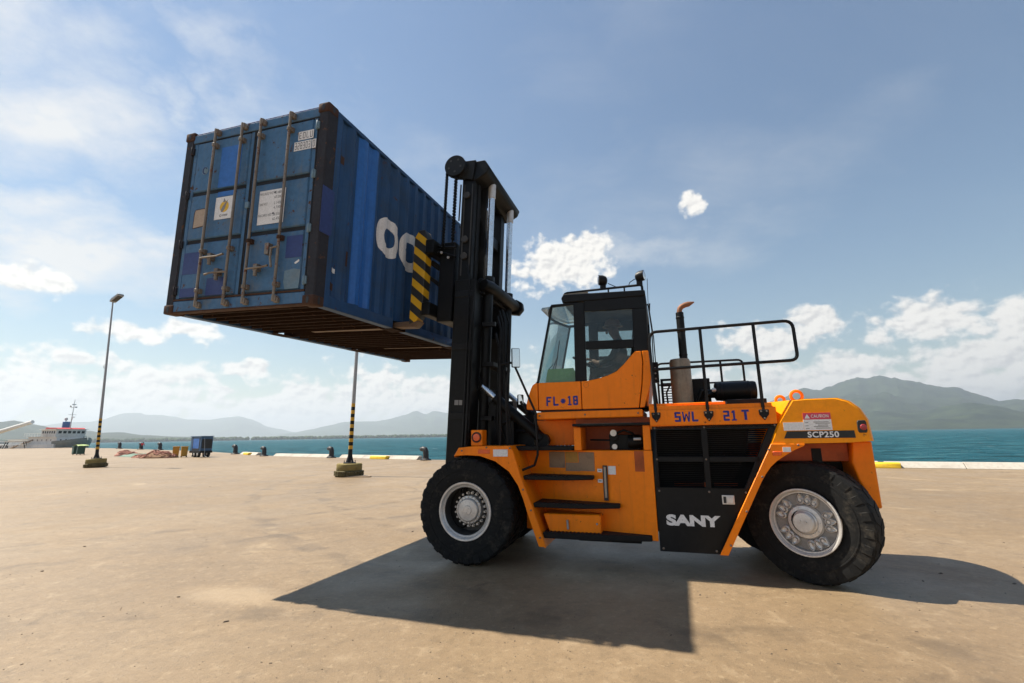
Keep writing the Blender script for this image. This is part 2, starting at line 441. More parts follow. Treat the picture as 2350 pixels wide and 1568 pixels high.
def mat_water():
    m, nt, p, oc = new_mat('sea_water')
    mp = nt.nodes.new('ShaderNodeMapping')
    mp.inputs['Rotation'].default_value = (0, 0, 0.5)
    mp.inputs['Scale'].default_value = (1.0, 2.2, 1.0)
    nt.links.new(oc, mp.inputs[0])
    big = fbm(mp.outputs[0], 0.16, 4, 0.6, 0.5)
    chop = fbm(mp.outputs[0], 0.9, 6, 0.65, 0.4)
    pat = fbm(mp.outputs[0], 0.012, 4, 0.6)
    c = mixc(smooth(pat, 0.3, 0.7), (0.010, 0.078, 0.106), (0.014, 0.092, 0.122))
    wav = fbm(mp.outputs[0], 0.10, 8, 0.72, 0.4)
    c = mixc(smooth(wav, 0.50, 0.58) * 0.85, c, (0.003, 0.034, 0.042))
    c = mixc(smooth(wav, 0.47, 0.38) * 0.75, c, (0.055, 0.165, 0.185))
    cap = smooth(fbm(mp.outputs[0], 0.12, 9, 0.74, 0.6), 0.665, 0.69)
    c = mixc(cap * 0.75, c, (0.55, 0.60, 0.60))
    link(nt, c, p.inputs['Base Color'])
    p.inputs['Roughness'].default_value = 0.5
    p.inputs['IOR'].default_value = 1.333
    p.inputs['Specular IOR Level'].default_value = 0.07
    bump(nt, p, big * 2.2 + chop * 0.8, 1.0, 0.9)
    return m


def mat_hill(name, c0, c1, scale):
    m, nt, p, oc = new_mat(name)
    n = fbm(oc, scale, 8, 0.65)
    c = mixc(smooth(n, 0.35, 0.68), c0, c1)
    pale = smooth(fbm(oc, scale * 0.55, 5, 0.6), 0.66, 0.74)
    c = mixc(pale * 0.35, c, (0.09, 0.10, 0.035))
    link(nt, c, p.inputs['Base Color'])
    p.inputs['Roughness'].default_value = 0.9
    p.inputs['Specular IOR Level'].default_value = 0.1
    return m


MAT['concrete'] = mat_concrete()
MAT['water'] = mat_water()
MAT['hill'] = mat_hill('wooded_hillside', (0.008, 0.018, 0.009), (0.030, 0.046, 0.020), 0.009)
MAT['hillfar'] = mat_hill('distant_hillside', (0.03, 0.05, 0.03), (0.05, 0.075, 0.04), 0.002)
MAT['leaf'] = mat_hill('mangrove_leaves', (0.020, 0.038, 0.014), (0.06, 0.09, 0.03), 0.08)

# ------------------------------------------------------------------ mesh helpers
class MB:
    def __init__(self, xf=None):
        self.v, self.f, self.xf = [], [], xf

    def add(self, vs, fs):
        n = len(self.v)
        self.v += [tuple(a) for a in vs]
        self.f += [tuple(i + n for i in q) for q in fs]
        return self

    def box(self, x0, x1, y0, y1, z0, z1):
        vs = [(x, y, z) for z in (z0, z1) for y in (y0, y1) for x in (x0, x1)]
        return self.add(vs, [(0, 2, 3, 1), (4, 5, 7, 6), (0, 1, 5, 4), (2, 6, 7, 3), (0, 4, 6, 2), (1, 3, 7, 5)])

    def prism(self, poly, axis, a, b):
        """polygon extruded along an axis: poly is (x,z) for 'y', (y,z) for 'x', (x,y) for 'z'"""
        def P(q, t):
            return {'y': (q[0], t, q[1]), 'x': (t, q[0], q[1]), 'z': (q[0], q[1], t)}[axis]
        n = len(poly)
        vs = [P(q, a) for q in poly] + [P(q, b) for q in poly]
        fs = [tuple(range(n)), tuple(range(2 * n - 1, n - 1, -1))]
        fs += [(i, (i + 1) % n, n + (i + 1) % n, n + i) for i in range(n)]
        return self.add(vs, fs)

    def loft(self, rings, cap=True, closed=True):
        n = len(rings[0])
        vs = [p for r in rings for p in r]
        fs = []
        m = n if closed else n - 1
        for k in range(len(rings) - 1):
            for i in range(m):
                j = (i + 1) % n
                fs.append((k * n + i, k * n + j, (k + 1) * n + j, (k + 1) * n + i))
        if cap:
            fs.append(tuple(range(n - 1, -1, -1)))
            fs.append(tuple((len(rings) - 1) * n + i for i in range(n)))
        return self.add(vs, fs)

    def tube(self, pts, r, seg=8, closed=False):
        pts = [Vector(p) for p in pts]
        n = len(pts)
        rs = r if isinstance(r, (list, tuple)) else [r] * n
        tang = []
        for i in range(n):
            a = pts[(i - 1) % n] if (closed or i > 0) else pts[i]
            b = pts[(i + 1) % n] if (closed or i < n - 1) else pts[i]
            tang.append((b - a).normalized())
        ref = Vector((0, 0, 1)) if abs(tang[0].z) < 0.9 else Vector((1, 0, 0))
        u = tang[0].cross(ref).normalized()
        rings = []
        for i in range(n):
            u = (u - tang[i] * u.dot(tang[i])).normalized()
            w = tang[i].cross(u)
            rings.append([pts[i] + rs[i] * (math.cos(2 * math.pi * k / seg) * u + math.sin(2 * math.pi * k / seg) * w) for k in range(seg)])
        if closed: rings.append(rings[0])
        return self.loft(rings, cap=not closed)

    def lathe(self, prof, c, axis='y', seg=40, cap=False):
        """prof: (radius, distance along axis) pairs"""
        rings = []
        for r, t in prof:
            ring = []
            for k in range(seg):
                a = 2 * math.pi * k / seg
                u, w = r * math.cos(a), r * math.sin(a)
                ring.append({'y': (c[0] + u, c[1] + t, c[2] + w), 'z': (c[0] + u, c[1] + w, c[2] + t), 'x': (c[0] + t, c[1] + u, c[2] + w)}[axis])
            rings.append(ring)
        return self.loft(rings, cap=cap)

    def ell(self, c, r, seg=10, rings=6):
        prof = []
        for i in range(rings + 1):
            a = math.pi * i / rings
            prof.append((max(1e-4, math.sin(a)), -math.cos(a)))
        rr = []
        for q, t in prof:
            rr.append([(c[0] + r[0] * q * math.cos(2 * math.pi * k / seg), c[1] + r[1] * q * math.sin(2 * math.pi * k / seg), c[2] + r[2] * t) for k in range(seg)])
        return self.loft(rr)

    def mesh(self, name, bev=0.0, angle=35, seg=1):
        vs = [tuple(self.xf(Vector(p))) for p in self.v] if self.xf else self.v
        me = bpy.data.meshes.new(name)
        me.from_pydata(vs, [], self.f)
        bm = bmesh.new()
        bm.from_mesh(me)
        bmesh.ops.remove_doubles(bm, verts=bm.verts, dist=1e-5)
        bmesh.ops.recalc_face_normals(bm, faces=bm.faces)
        if bev:
            es = [e for e in bm.edges if len(e.link_faces) == 2 and e.calc_face_angle(0) > R(32)]
            bmesh.ops.bevel(bm, geom=es, offset=bev, segments=seg, affect='EDGES', clamp_overlap=True, profile=0.5)
        bm.to_mesh(me)
        bm.free()
        me.polygons.foreach_set('use_smooth', [True] * len(me.polygons))
        me.set_sharp_from_angle(angle=R(angle))
        return me

    def build(self, name, mat, parent=None, bev=0.0, label=None, angle=35, seg=1, loc=None):
        me = self.mesh(name, bev, angle, seg)
        return place(name, me, mat, parent, label, loc)


def place(name, me, mat, parent=None, label=None, loc=None):
    if mat is not None:
        me.materials.clear()
        me.materials.append(MAT[mat] if isinstance(mat, str) else mat)
    o = bpy.data.objects.new(name, me)
    C.objects.link(o)
    o.parent = parent
    if loc: o.location = loc
    if label: o['label'] = label
    return o


def thing(name, label, cat, loc=(0, 0, 0), rz=0.0, group=None):
    o = bpy.data.objects.new(name, None)
    C.objects.link(o)
    o.empty_display_size = 0.3
    o.location = loc
    o.rotation_euler = (0, 0, rz)
    tag(o, label, cat, group)
    return o


def tag(o, label, cat, group=None):
    o['label'] = label
    o['category'] = cat
    if group: o['group'] = group
    return o


def struct(o, kind='structure'):
    o['kind'] = kind
    return o


def copy_tree(o, parent=None, label=None):
    c = o.copy()
    C.objects.link(c)
    c.parent = parent
    for ch in list(o.children): copy_tree(ch, c)
    if label: c['label'] = label
    return c


_tcache = {}


def text_mesh(s, bold=0.0, spacing=1.0):
    """outline lettering as a flat mesh, scaled to a unit box: x 0..1, y 0..1"""
    cu = bpy.data.curves.new('lettering', 'FONT')
    cu.body = s
    cu.offset = bold
    cu.extrude = 0.0
    cu.space_character = spacing
    cu.resolution_u = 4
    ob = bpy.data.objects.new('lettering', cu)
    C.objects.link(ob)
    dg = bpy.context.evaluated_depsgraph_get()
    me = bpy.data.meshes.new_from_object(ob.evaluated_get(dg))
    bpy.data.objects.remove(ob)
    xs = [v.co.x for v in me.vertices]
    ys = [v.co.y for v in me.vertices]
    x0, x1, y0, y1 = min(xs), max(xs), min(ys), max(ys)
    for v in me.vertices:
        v.co = ((v.co.x - x0) / (x1 - x0), (v.co.y - y0) / (y1 - y0), 0)
    return me


def lettering(name, s, mat, parent, x0, x1, z0, z1, y, bold=0.0, spacing=1.0, slant=0.0, label=None):
    """letters standing on a plane of constant y, read along +x"""
    me = text_mesh(s, bold, spacing)
    for v in me.vertices:
        a, b, _ = v.co
        v.co = (x0 + a * (x1 - x0) + slant * b, y, z0 + b * (z1 - z0))
    return place(name, me, mat, parent, label)


GLYPH = {
    # rectangles and slanted bars in a unit box; a = stroke across, b = stroke up
    'S': 'top bot mid lu rd', '2': 'top bot mid ru ld', '5': 'top bot mid lu rd', '3': 'top bot mid ru rd', '8': 'top bot mid lu ru ld rd',
    '0': 'top bot l r', 'O': 'top bot l r', 'E': 'top bot mid lu ld', 'L': 'lx bot', 'U': 'l bot r', 'F': 'top mid lu ld', 'T': 'topx c',
    'C': 'top bot l rtick', 'P': 'top mid lu ru ld', '1': 'c1 foot flag', 'W': 'w', 'A': 'a', 'N': 'n', 'Y': 'y'}


def block_letters(name, s, mat, parent, x0, x1, z0, z1, y, a=0.26, b=0.17, gap=0.22, widths=None, chamfer=0.35):
    """stencil-like block capitals built of bars, on a plane of constant y, read along +x"""
    ws = [(widths or {}).get(ch, 1.0) for ch in s]
    tot = sum(ws) + gap * (len(s) - 1)
    u = (x1 - x0) / tot
    x = x0
    m = MB()
    H = z1 - z0
    def poly(pts, xo, w): m.add([(xo + p[0] * w, y, z0 + p[1] * H) for p in pts], [tuple(range(len(pts)))])
    for ch, wf in zip(s, ws):
        w = u * wf
        A = min(0.45, a / wf)
        B_ = b
        c = A * chamfer
        d = B_ * chamfer
        lo, hi = B_, 1 - B_
        m0, m1 = 0.5 - B_ / 2, 0.5 + B_ / 2
        for k in GLYPH[ch].split():
            if k == 'top': poly([(0, hi), (1, hi), (1, 1 - d), (1 - c, 1), (c, 1), (0, 1 - d)], x, w)
            elif k == 'topx': poly([(0, hi), (1, hi), (1, 1), (0, 1)], x, w)
            elif k == 'bot': poly([(0, lo), (0, d), (c, 0), (1 - c, 0), (1, d), (1, lo)], x, w)
            elif k == 'mid': poly([(0, m0), (1, m0), (1, m1), (0, m1)] if ch not in 'EF' else [(0, m0), (0.8, m0), (0.8, m1), (0, m1)], x, w)
            elif k == 'lu': poly([(0, m1), (A, m1), (A, hi), (0, hi)], x, w)
            elif k == 'ru': poly([(1 - A, m1), (1, m1), (1, hi), (1 - A, hi)], x, w)
            elif k == 'ld': poly([(0, lo), (A, lo), (A, m0), (0, m0)] if ch not in 'FP' else [(0, 0), (A, 0), (A, m0), (0, m0)], x, w)
            elif k == 'rd': poly([(1 - A, lo), (1, lo), (1, m0), (1 - A, m0)], x, w)
            elif k == 'l': poly([(0, lo), (A, lo), (A, hi if ch != 'U' else 1), (0, hi if ch != 'U' else 1)], x, w)
            elif k == 'r': poly([(1 - A, lo), (1, lo), (1, hi if ch != 'U' else 1), (1 - A, hi if ch != 'U' else 1)], x, w)
            elif k == 'lx': poly([(0, lo), (A, lo), (A, 1), (0, 1)], x, w)
            elif k == 'rtick':
                poly([(1 - A, hi), (1 - A, hi - 0.14), (1, hi - 0.14), (1, hi)], x, w)
                poly([(1 - A, lo), (1, lo), (1, lo + 0.14), (1 - A, lo + 0.14)], x, w)
            elif k == 'c': poly([(0.5 - A / 2, 0), (0.5 + A / 2, 0), (0.5 + A / 2, hi), (0.5 - A / 2, hi)], x, w)
            elif k == 'c1': poly([(0.5 - A / 2, lo * 0.7), (0.5 + A / 2, lo * 0.7), (0.5 + A / 2, 1), (0.5 - A / 2, 1)], x, w)
            elif k == 'foot': poly([(0.1, 0), (0.9, 0), (0.9, lo * 0.7), (0.1, lo * 0.7)], x, w)
            elif k == 'flag': poly([(0.12, hi - 0.04), (0.5 - A / 2, hi - 0.04), (0.5 - A / 2, 1), (0.12, hi + 0.06)], x, w)
            elif k == 'w':
                q = A * 0.72
                poly([(0, 1), (0.12, 0), (0.12 + q, 0), (q, 1)], x, w)
                poly([(0.12 + q, 0), (0.5 + q * .4, 0.8), (0.5 - q * .4, 0.8), (0.12 + q * .55, 0.28)], x, w)
                poly([(0.88 - q, 0), (0.88 - q * .55, 0.28), (0.5 + q * .4, 0.8), (0.5 + q * .1, 0.62)], x, w)
                poly([(1, 1), (1 - q, 1), (0.88 - q, 0), (0.88, 0)], x, w)
        x += w + gap * u
    return m.build(name, mat, parent)


def rot_path(pts, n=5):
    """rounds the inner corners of a path of (point, radius)"""
    out = []
    m = len(pts)
    for i, (p, r) in enumerate(pts):
        p = Vector(p)
        if r == 0 or i in (0, m - 1):
            out.append(p)
            continue
        a = (Vector(pts[i - 1][0]) - p).normalized()
        b = (Vector(pts[i + 1][0]) - p).normalized()
        ang = a.angle(b)
        d = r / math.tan(ang / 2)
        s, e = p + a * d, p + b * d
        for k in range(n + 1):
            t = k / n
            out.append((1 - t) ** 2 * s + 2 * t * (1 - t) * p + t * t * e)
    return out


def figure(name, joints, bones, parent, mats, pick, root=0):
    """a body grown as one continuous skin over a skeleton; pick(co) gives the material index of a face"""
    bm = bmesh.new()
    lay = bm.verts.layers.skin.verify()
    vs = []
    for i, (p, r) in enumerate(joints):
        v = bm.verts.new(p)
        rr = r if isinstance(r, tuple) else (r, r)
        v[lay].radius = rr
        v[lay].use_root = (i == root)
        vs.append(v)
    for a, b in bones: bm.edges.new((vs[a], vs[b]))
    me = bpy.data.meshes.new(name)
    bm.to_mesh(me)
    bm.free()
    o = bpy.data.objects.new(name, me)
    C.objects.link(o)
    md = o.modifiers.new('skin', 'SKIN')
    md.branch_smoothing = 0.6
    sb = o.modifiers.new('sub', 'SUBSURF')
    sb.levels = 2
    sb.render_levels = 2
    dg = bpy.context.evaluated_depsgraph_get()
    m2 = bpy.data.meshes.new_from_object(o.evaluated_get(dg))
    bpy.data.objects.remove(o)
    m2.materials.clear()
    for m in mats: m2.materials.append(MAT[m])
    for q in m2.polygons:
        q.material_index = pick(q.center)
        q.use_smooth = True
    return place(name, m2, None, parent)


# ------------------------------------------------------------------ the setting
WATER_Z = -2.4
QUAY = [(75, -8), (20.5, 19.3), (-6, 34.6), (-24.4, 47.6), (-47, 71.5), (-101, 118), (-165, 165), (-320, 280)]


def build_ground():
    b = MB()
    # the quay deck: one sheet from the water's edge back behind the camera, with the quay wall down to the water
    top = [(x, y, 0) for x, y in QUAY] + [(-900, 280, 0), (-900, -900, 0), (900, -900, 0), (900, -430, 0)]
    n = len(top)
    bot = [(x, y, -3.2) for x, y, z in top]
    b.add(top + bot, [tuple(range(n))] + [(i, (i + 1) % n, n + (i + 1) % n, n + i) for i in range(n)])
    struct(b.build('quay_pavement', 'concrete', angle=20))
    w = MB()
    s = 12500
    w.add([(-s, -s, WATER_Z), (s, -s, WATER_Z), (s, s, WATER_Z), (-s, s, WATER_Z)], [(0, 1, 2, 3)])
    struct(w.build('sea', 'water'))


build_ground()


def lerp_prof(prof, a):
    if a <= prof[0][0]: return prof[0][1]
    for (a0, e0), (a1, e1) in zip(prof, prof[1:]):
        if a <= a1:
            t = (a - a0) / (a1 - a0)
            t = t * t * (3 - 2 * t) * 0.5 + t * 0.5
            return e0 + (e1 - e0) * t
    return prof[-1][1]


def build_hill(name, prof, D, front, back, mat, seed, step=0.22, rough=1.0, nv=26):
    """a range of hills: the crest follows its profile, spurs and gullies run down to the sea"""
    b = MB()
    a0, a1 = prof[0][0], prof[-1][0]
    nu = int((a1 - a0) / step) + 1
    vs = []
    for i in range(nu + 1):
        az = a0 + (a1 - a0) * i / nu
        e = lerp_prof(prof, az)
        crest = D * math.tan(R(e)) + 1.6
        crest *= 1 + 0.022 * rough * (mnoise.noise(Vector((az * 3.1, seed, 0))) + 0.6 * mnoise.noise(Vector((az * 9.7, seed, 2))))
        edge = min(1, min(i, nu - i) / (nu * 0.06 + 1) + 0.02)
        crest *= edge if (abs(a0) < 47 and abs(a1) < 47) else 1.0
        for k in range(nv + 1):
            t = k / nv                                     # 0 shore, .7 crest, 1 back
            if t < 0.72:
                q = t / 0.72
                dd = (D - front * (1 - q)) / D * 8
                nx, ny = dd * math.sin(R(az)), dd * math.cos(R(az))
                spur = mnoise.noise(Vector((nx * 1.3, ny * 1.3, seed + 5))) * 0.7 + mnoise.noise(Vector((nx * 3.7, ny * 3.7, seed + 9))) * 0.4 + mnoise.noise(Vector((nx * 9, ny * 9, seed + 2))) * 0.2
                hh = (q ** 1.15) * (1 + spur * (1 - q) * 1.7)
                hh = min(hh, q ** 0.45)
                d = D - front * (1 - q)
                # nothing in front may stand above the crest as seen from the quay
                z = min(crest * hh, (crest - 1.6) * d / D * (0.35 + 0.65 * q) + 1.6)
            else:
                q = (t - 0.72) / 0.28
                z = crest * (1 - q * 0.9)
                d = D + back * q
            x, y = d * math.sin(R(az)), d * math.cos(R(az))
            vs.append((x, y, max(z, 0) + WATER_Z - 0.2 if k else WATER_Z - 0.5))
    fs = []
    for i in range(nu):
        for k in range(nv):
            p = i * (nv + 1) + k
            fs.append((p, p + nv + 1, p + nv + 2, p + 1))
    b.add(vs, fs)
    return struct(b.build(name, mat, angle=180))


P_RIGHT = [(8, 0.3), (14, 0.8), (20, 1.6), (25, 2.4), (28, 3.0), (30.23, 3.68), (32.17, 4.56), (33.47, 4.14), (34.13, 4.49), (35.38, 4.87), (36.8, 5.27), (37.35, 5.13),
           (38.48, 5.23), (39.79, 4.96), (40.86, 4.59), (42.04, 4.1), (42.81, 3.84), (43.82, 3.75), (44.44, 3.26), (45.34, 2.83),
           (46.25, 2.3), (47.03, 2.38), (49, 2.3), (54, 1.9), (62, 1.2), (75, 0.8)]
P_FOOT = [(34, 0.2), (36, 1.2), (37.5, 1.9), (40.4, 1.5), (43, 2.1), (44.5, 2.3), (46, 1.9), (47.5, 1.3), (52, 1.0), (60, 0.6)]
P_FAR = [(-60, 1.0), (-52, 1.3), (-47, 1.4), (-45.27, 1.51), (-43.43, 1.83), (-42.27, 1.84), (-41.24, 2.09), (-40.49, 2.47), (-39.85, 2.73), (-38.63, 2.75), (-38.29, 2.56),
         (-37.1, 2.58), (-35.93, 2.39), (-35.06, 2.14), (-32.88, 2.11), (-31.8, 2.32), (-30.35, 2.49), (-29.27, 2.18), (-28.67, 1.9),
         (-27.64, 1.35), (-26.62, 1.13), (-24.96, 0.72), (-23, 0.5), (-20, 0.4), (-10, 0.3)]
P_MID = [(-29, 0.2), (-26.6, 0.5), (-24.96, 0.72), (-23.31, 1.04), (-21.72, 1.43), (-19.76, 1.89), (-16.45, 1.93), (-14.94, 2.16), (-13.17, 2.63),
         (-11.73, 3.18), (-10.62, 2.74), (-9.65, 3.16), (-8.04, 2.91), (-5, 2.2), (0, 1.6), (6, 1.0), (14, 0.5)]
P_DARK = [(-75, 1.5), (-60, 1.7), (-52, 1.6), (-47.72, 1.83), (-46.97, 1.93), (-46.3, 1.85), (-45.72, 1.64), (-45.14, 1.51), (-44.61, 1.34), (-43.27, 1.07), (-42.18, 1.06),
          (-41.17, 0.87), (-40.01, 0.91), (-38.15, 0.61), (-35.72, 0.43), (-30, 0.24)]
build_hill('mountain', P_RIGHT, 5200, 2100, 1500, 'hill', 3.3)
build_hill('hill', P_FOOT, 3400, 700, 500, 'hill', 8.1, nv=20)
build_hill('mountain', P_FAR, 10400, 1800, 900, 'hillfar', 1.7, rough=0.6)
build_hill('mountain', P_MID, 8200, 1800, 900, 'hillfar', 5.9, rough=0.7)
build_hill('hill', P_DARK, 3600, 900, 600, 'hill', 12.4, nv=20)


def build_shore():
    """the low belt of mangrove and palms along the far shore, one mass at this distance"""
    b = MB()
    for k in range(2600):
        az = rnd.uniform(-62, 66)
        left = az < 8
        d = (2300 if left else 2900) + rnd.uniform(-60, 120)
        prof = 0.30 + 0.06 * mnoise.noise(Vector((az * 0.9, 4, 0))) + 0.03 * mnoise.noise(Vector((az * 5, 1, 0)))
        if not left: prof *= 0.75
        hgt = d * math.tan(R(prof)) * rnd.uniform(0.6, 1.05) + 3
        w = rnd.uniform(6, 13)
        cx, cy = d * math.sin(R(az)), d * math.cos(R(az))
        n = 5
        ring = []
        for zf, rf in ((0.0, .7), (.45, 1.0), (.8, .7), (1.0, .15)):
            ring.append([(cx + w * rf * rnd.uniform(.75, 1.2) * math.cos(2 * math.pi * i / n), cy + w * rf * math.sin(2 * math.pi * i / n),
                          WATER_Z + hgt * zf * rnd.uniform(.93, 1.05)) for i in range(n)])
        b.loft(ring)
    o = b.build('shore_mangroves', 'leaf', angle=180)
    struct(o, 'stuff')
    o['label'] = 'low dark belt of trees along the far shore'
    o['category'] = 'trees'


build_shore()


def ray_quay(px, inset=0.6):
    """point on the quay edge seen in the direction of tan(azimuth) = px, set back from the edge"""
    for (x0, y0), (x1, y1) in zip(QUAY, QUAY[1:]):
        # x = px*y
        dx, dy = x1 - x0, y1 - y0
        den = dx - px * dy
        if abs(den) < 1e-9: continue
        t = (px * y0 - x0) / den
        if 0 <= t <= 1:
            p = Vector((x0 + dx * t, y0 + dy * t, 0))
            d = Vector((dx, dy, 0)).normalized()
            n = Vector((d.y, -d.x, 0))
            if n.dot(p) > 0: n = -n
            return p + n * inset, math.atan2(dy, dx)
    return None


def tan_az(px, py=1050):
    d = (px - 1175) / 1059.62 * rt - (py - 784) / 1059.62 * up + fwd
    return d.x / d.y


# kerb of whitewashed concrete along the edge, with yellow blocks let into it
kerb_root = struct(MB().box(-0.01, 0.01, -0.01, 0.01, -0.05, -0.03).build('quay_kerb', 'kerb'))
kerb_root.location = (0, 0, -0.2)
KERB_SPANS = [(3200, 2025), (2012, 1500), (1492, 1040), (970, 792), (764, 640), (600, 563)]
for a, b_ in KERB_SPANS:
    p0, r0 = ray_quay(tan_az(a), 0.22)
    p1, r1 = ray_quay(tan_az(b_), 0.22)
    L = (p1 - p0).length
    nseg = max(1, int(L / 2.6))
    for i in range(nseg):
        q0 = p0.lerp(p1, i / nseg)
        q1 = p0.lerp(p1, (i + 1) / nseg)
        m = MB()
        ln = (q1 - q0).length / 2 - 0.006
        kh = 0.26 + rnd.uniform(-0.008, 0.008)
        m.prism([(-0.20, 0.0), (0.42, 0.0), (0.34, 0.06), (0.12, kh), (-0.20, kh)], 'x', -ln, ln)
        o = m.build('kerb_block', 'kerb', kerb_root, bev=0.025)
        o.location = (q0 + q1) / 2 - kerb_root.location
        o.rotation_euler = (0, 0, math.atan2(p1.y - p0.y, p1.x - p0.x))


def yellow_block(px, label, L=1.5, inset=0.62, hgt=0.24):
    p, r = ray_quay(tan_az(px), inset)
    m = MB()
    m.prism([(-0.22, 0), (0.22, 0), (0.22, hgt * 0.75), (0.14, hgt), (-0.14, hgt), (-0.22, hgt * 0.75)], 'x', -L / 2, L / 2)
    o = m.build('yellow_block', 'yellow', bev=0.02)
    o.location = p
    o.rotation_euler = (0, 0, r)
    tag(o, label, 'block', 'yellow blocks along the kerb')
    m = MB()
    m.prism([(-0.17, 0.02), (0.17, 0.02), (0.17, 0.16), (-0.17, 0.16)], 'x', L / 2 - 0.01, L / 2 + 0.012)
    m.build('end_plate', 'bollard', o)


yellow_block(2024, 'yellow painted block by the kerb right of the rear wheel', 1.0)
yellow_block(886, 'yellow painted block on the kerb between the striped lamp post and the mast', 1.9)
yellow_block(582, 'yellow painted block on the kerb right of the blue trailer', 1.9)
yellow_block(62, 'small yellow block in front of the moored ship', 3.5, 1.0, 0.4)
yellow_block(140, 'yellow block in front of the ship, nearest the bow', 3.5, 1.0, 0.4)


def bollard_mesh():
    """mooring bollard: flared foot, thick stem and a head that hooks out to one side"""
    m = MB()
    m.lathe([(0.40, 0), (0.40, 0.05), (0.33, 0.07), (0.235, 0.12), (0.215, 0.2)], (0, 0, 0), 'z', 20, cap=True)
    path = [((0, 0, 0.14), 0), ((0, 0, 0.42), 0), ((-0.01, 0, 0.60), 0), ((-0.09, 0, 0.74), 0), ((-0.26, 0, 0.79), 0), ((-0.46, 0, 0.76), 0), ((-0.52, 0, 0.74), 0)]
    m.tube([p for p, _ in path], [0.21, 0.20, 0.205, 0.205, 0.175, 0.13, 0.06], 14)
    for k in range(6):
        a = k * math.pi / 3 + 0.3
        m.lathe([(0.035, 0.04), (0.035, 0.085)], (0.35 * math.cos(a), 0.35 * math.sin(a), 0), 'z', 6, cap=True)
    return m.mesh('mooring_bollard')


BM = bollard_mesh()
BM.materials.append(MAT['bollard'])
BOL = [(993, 1.0, 'black hooked mooring bollard close to the mast, right end of the row'),
       (779, 1.0, 'black mooring bollard just left of the nearer striped lamp post'),
       (624, 1.0, 'black mooring bollard at the left end of the white kerb'),
       (557, 1.15, 'rusty mooring bollard right of the blue trailer, beside a yellow block'),
       (378, 1.45, 'black mooring bollard behind the brown net heap, beside the yellow bins'),
       (333, 1.45, 'black mooring bollard next to the person in red'),
       (283, 1.55, 'black mooring bollard behind the green tarpaulin'),
       (231, 1.55, 'black mooring bollard just right of the farther lamp post'),
       (143, 1.9, 'black mooring bollard in front of the ship\'s grey bow'),
       (111, 1.9, 'black mooring bollard in front of the white superstructure, right of the pair'),
       (68, 1.9, 'black mooring bollard in front of the white superstructure, left of the pair'),
       (42, 1.9, 'black mooring bollard at the far left under the ship\'s white stern')]
for px, s, lab in BOL:
    p, r = ray_quay(tan_az(px, 1035), 0.75)
    o = place('mooring_bollard', BM, None)
    o.location = p
    o.scale = (s, s, s)
    o.rotation_euler = (0, 0, r + math.pi + 0.5 if abs(r) > 1.57 else r + 0.5)
    o.rotation_euler = (0, 0, -0.45)
    tag(o, lab, 'bollard', 'mooring bollards along the quay')


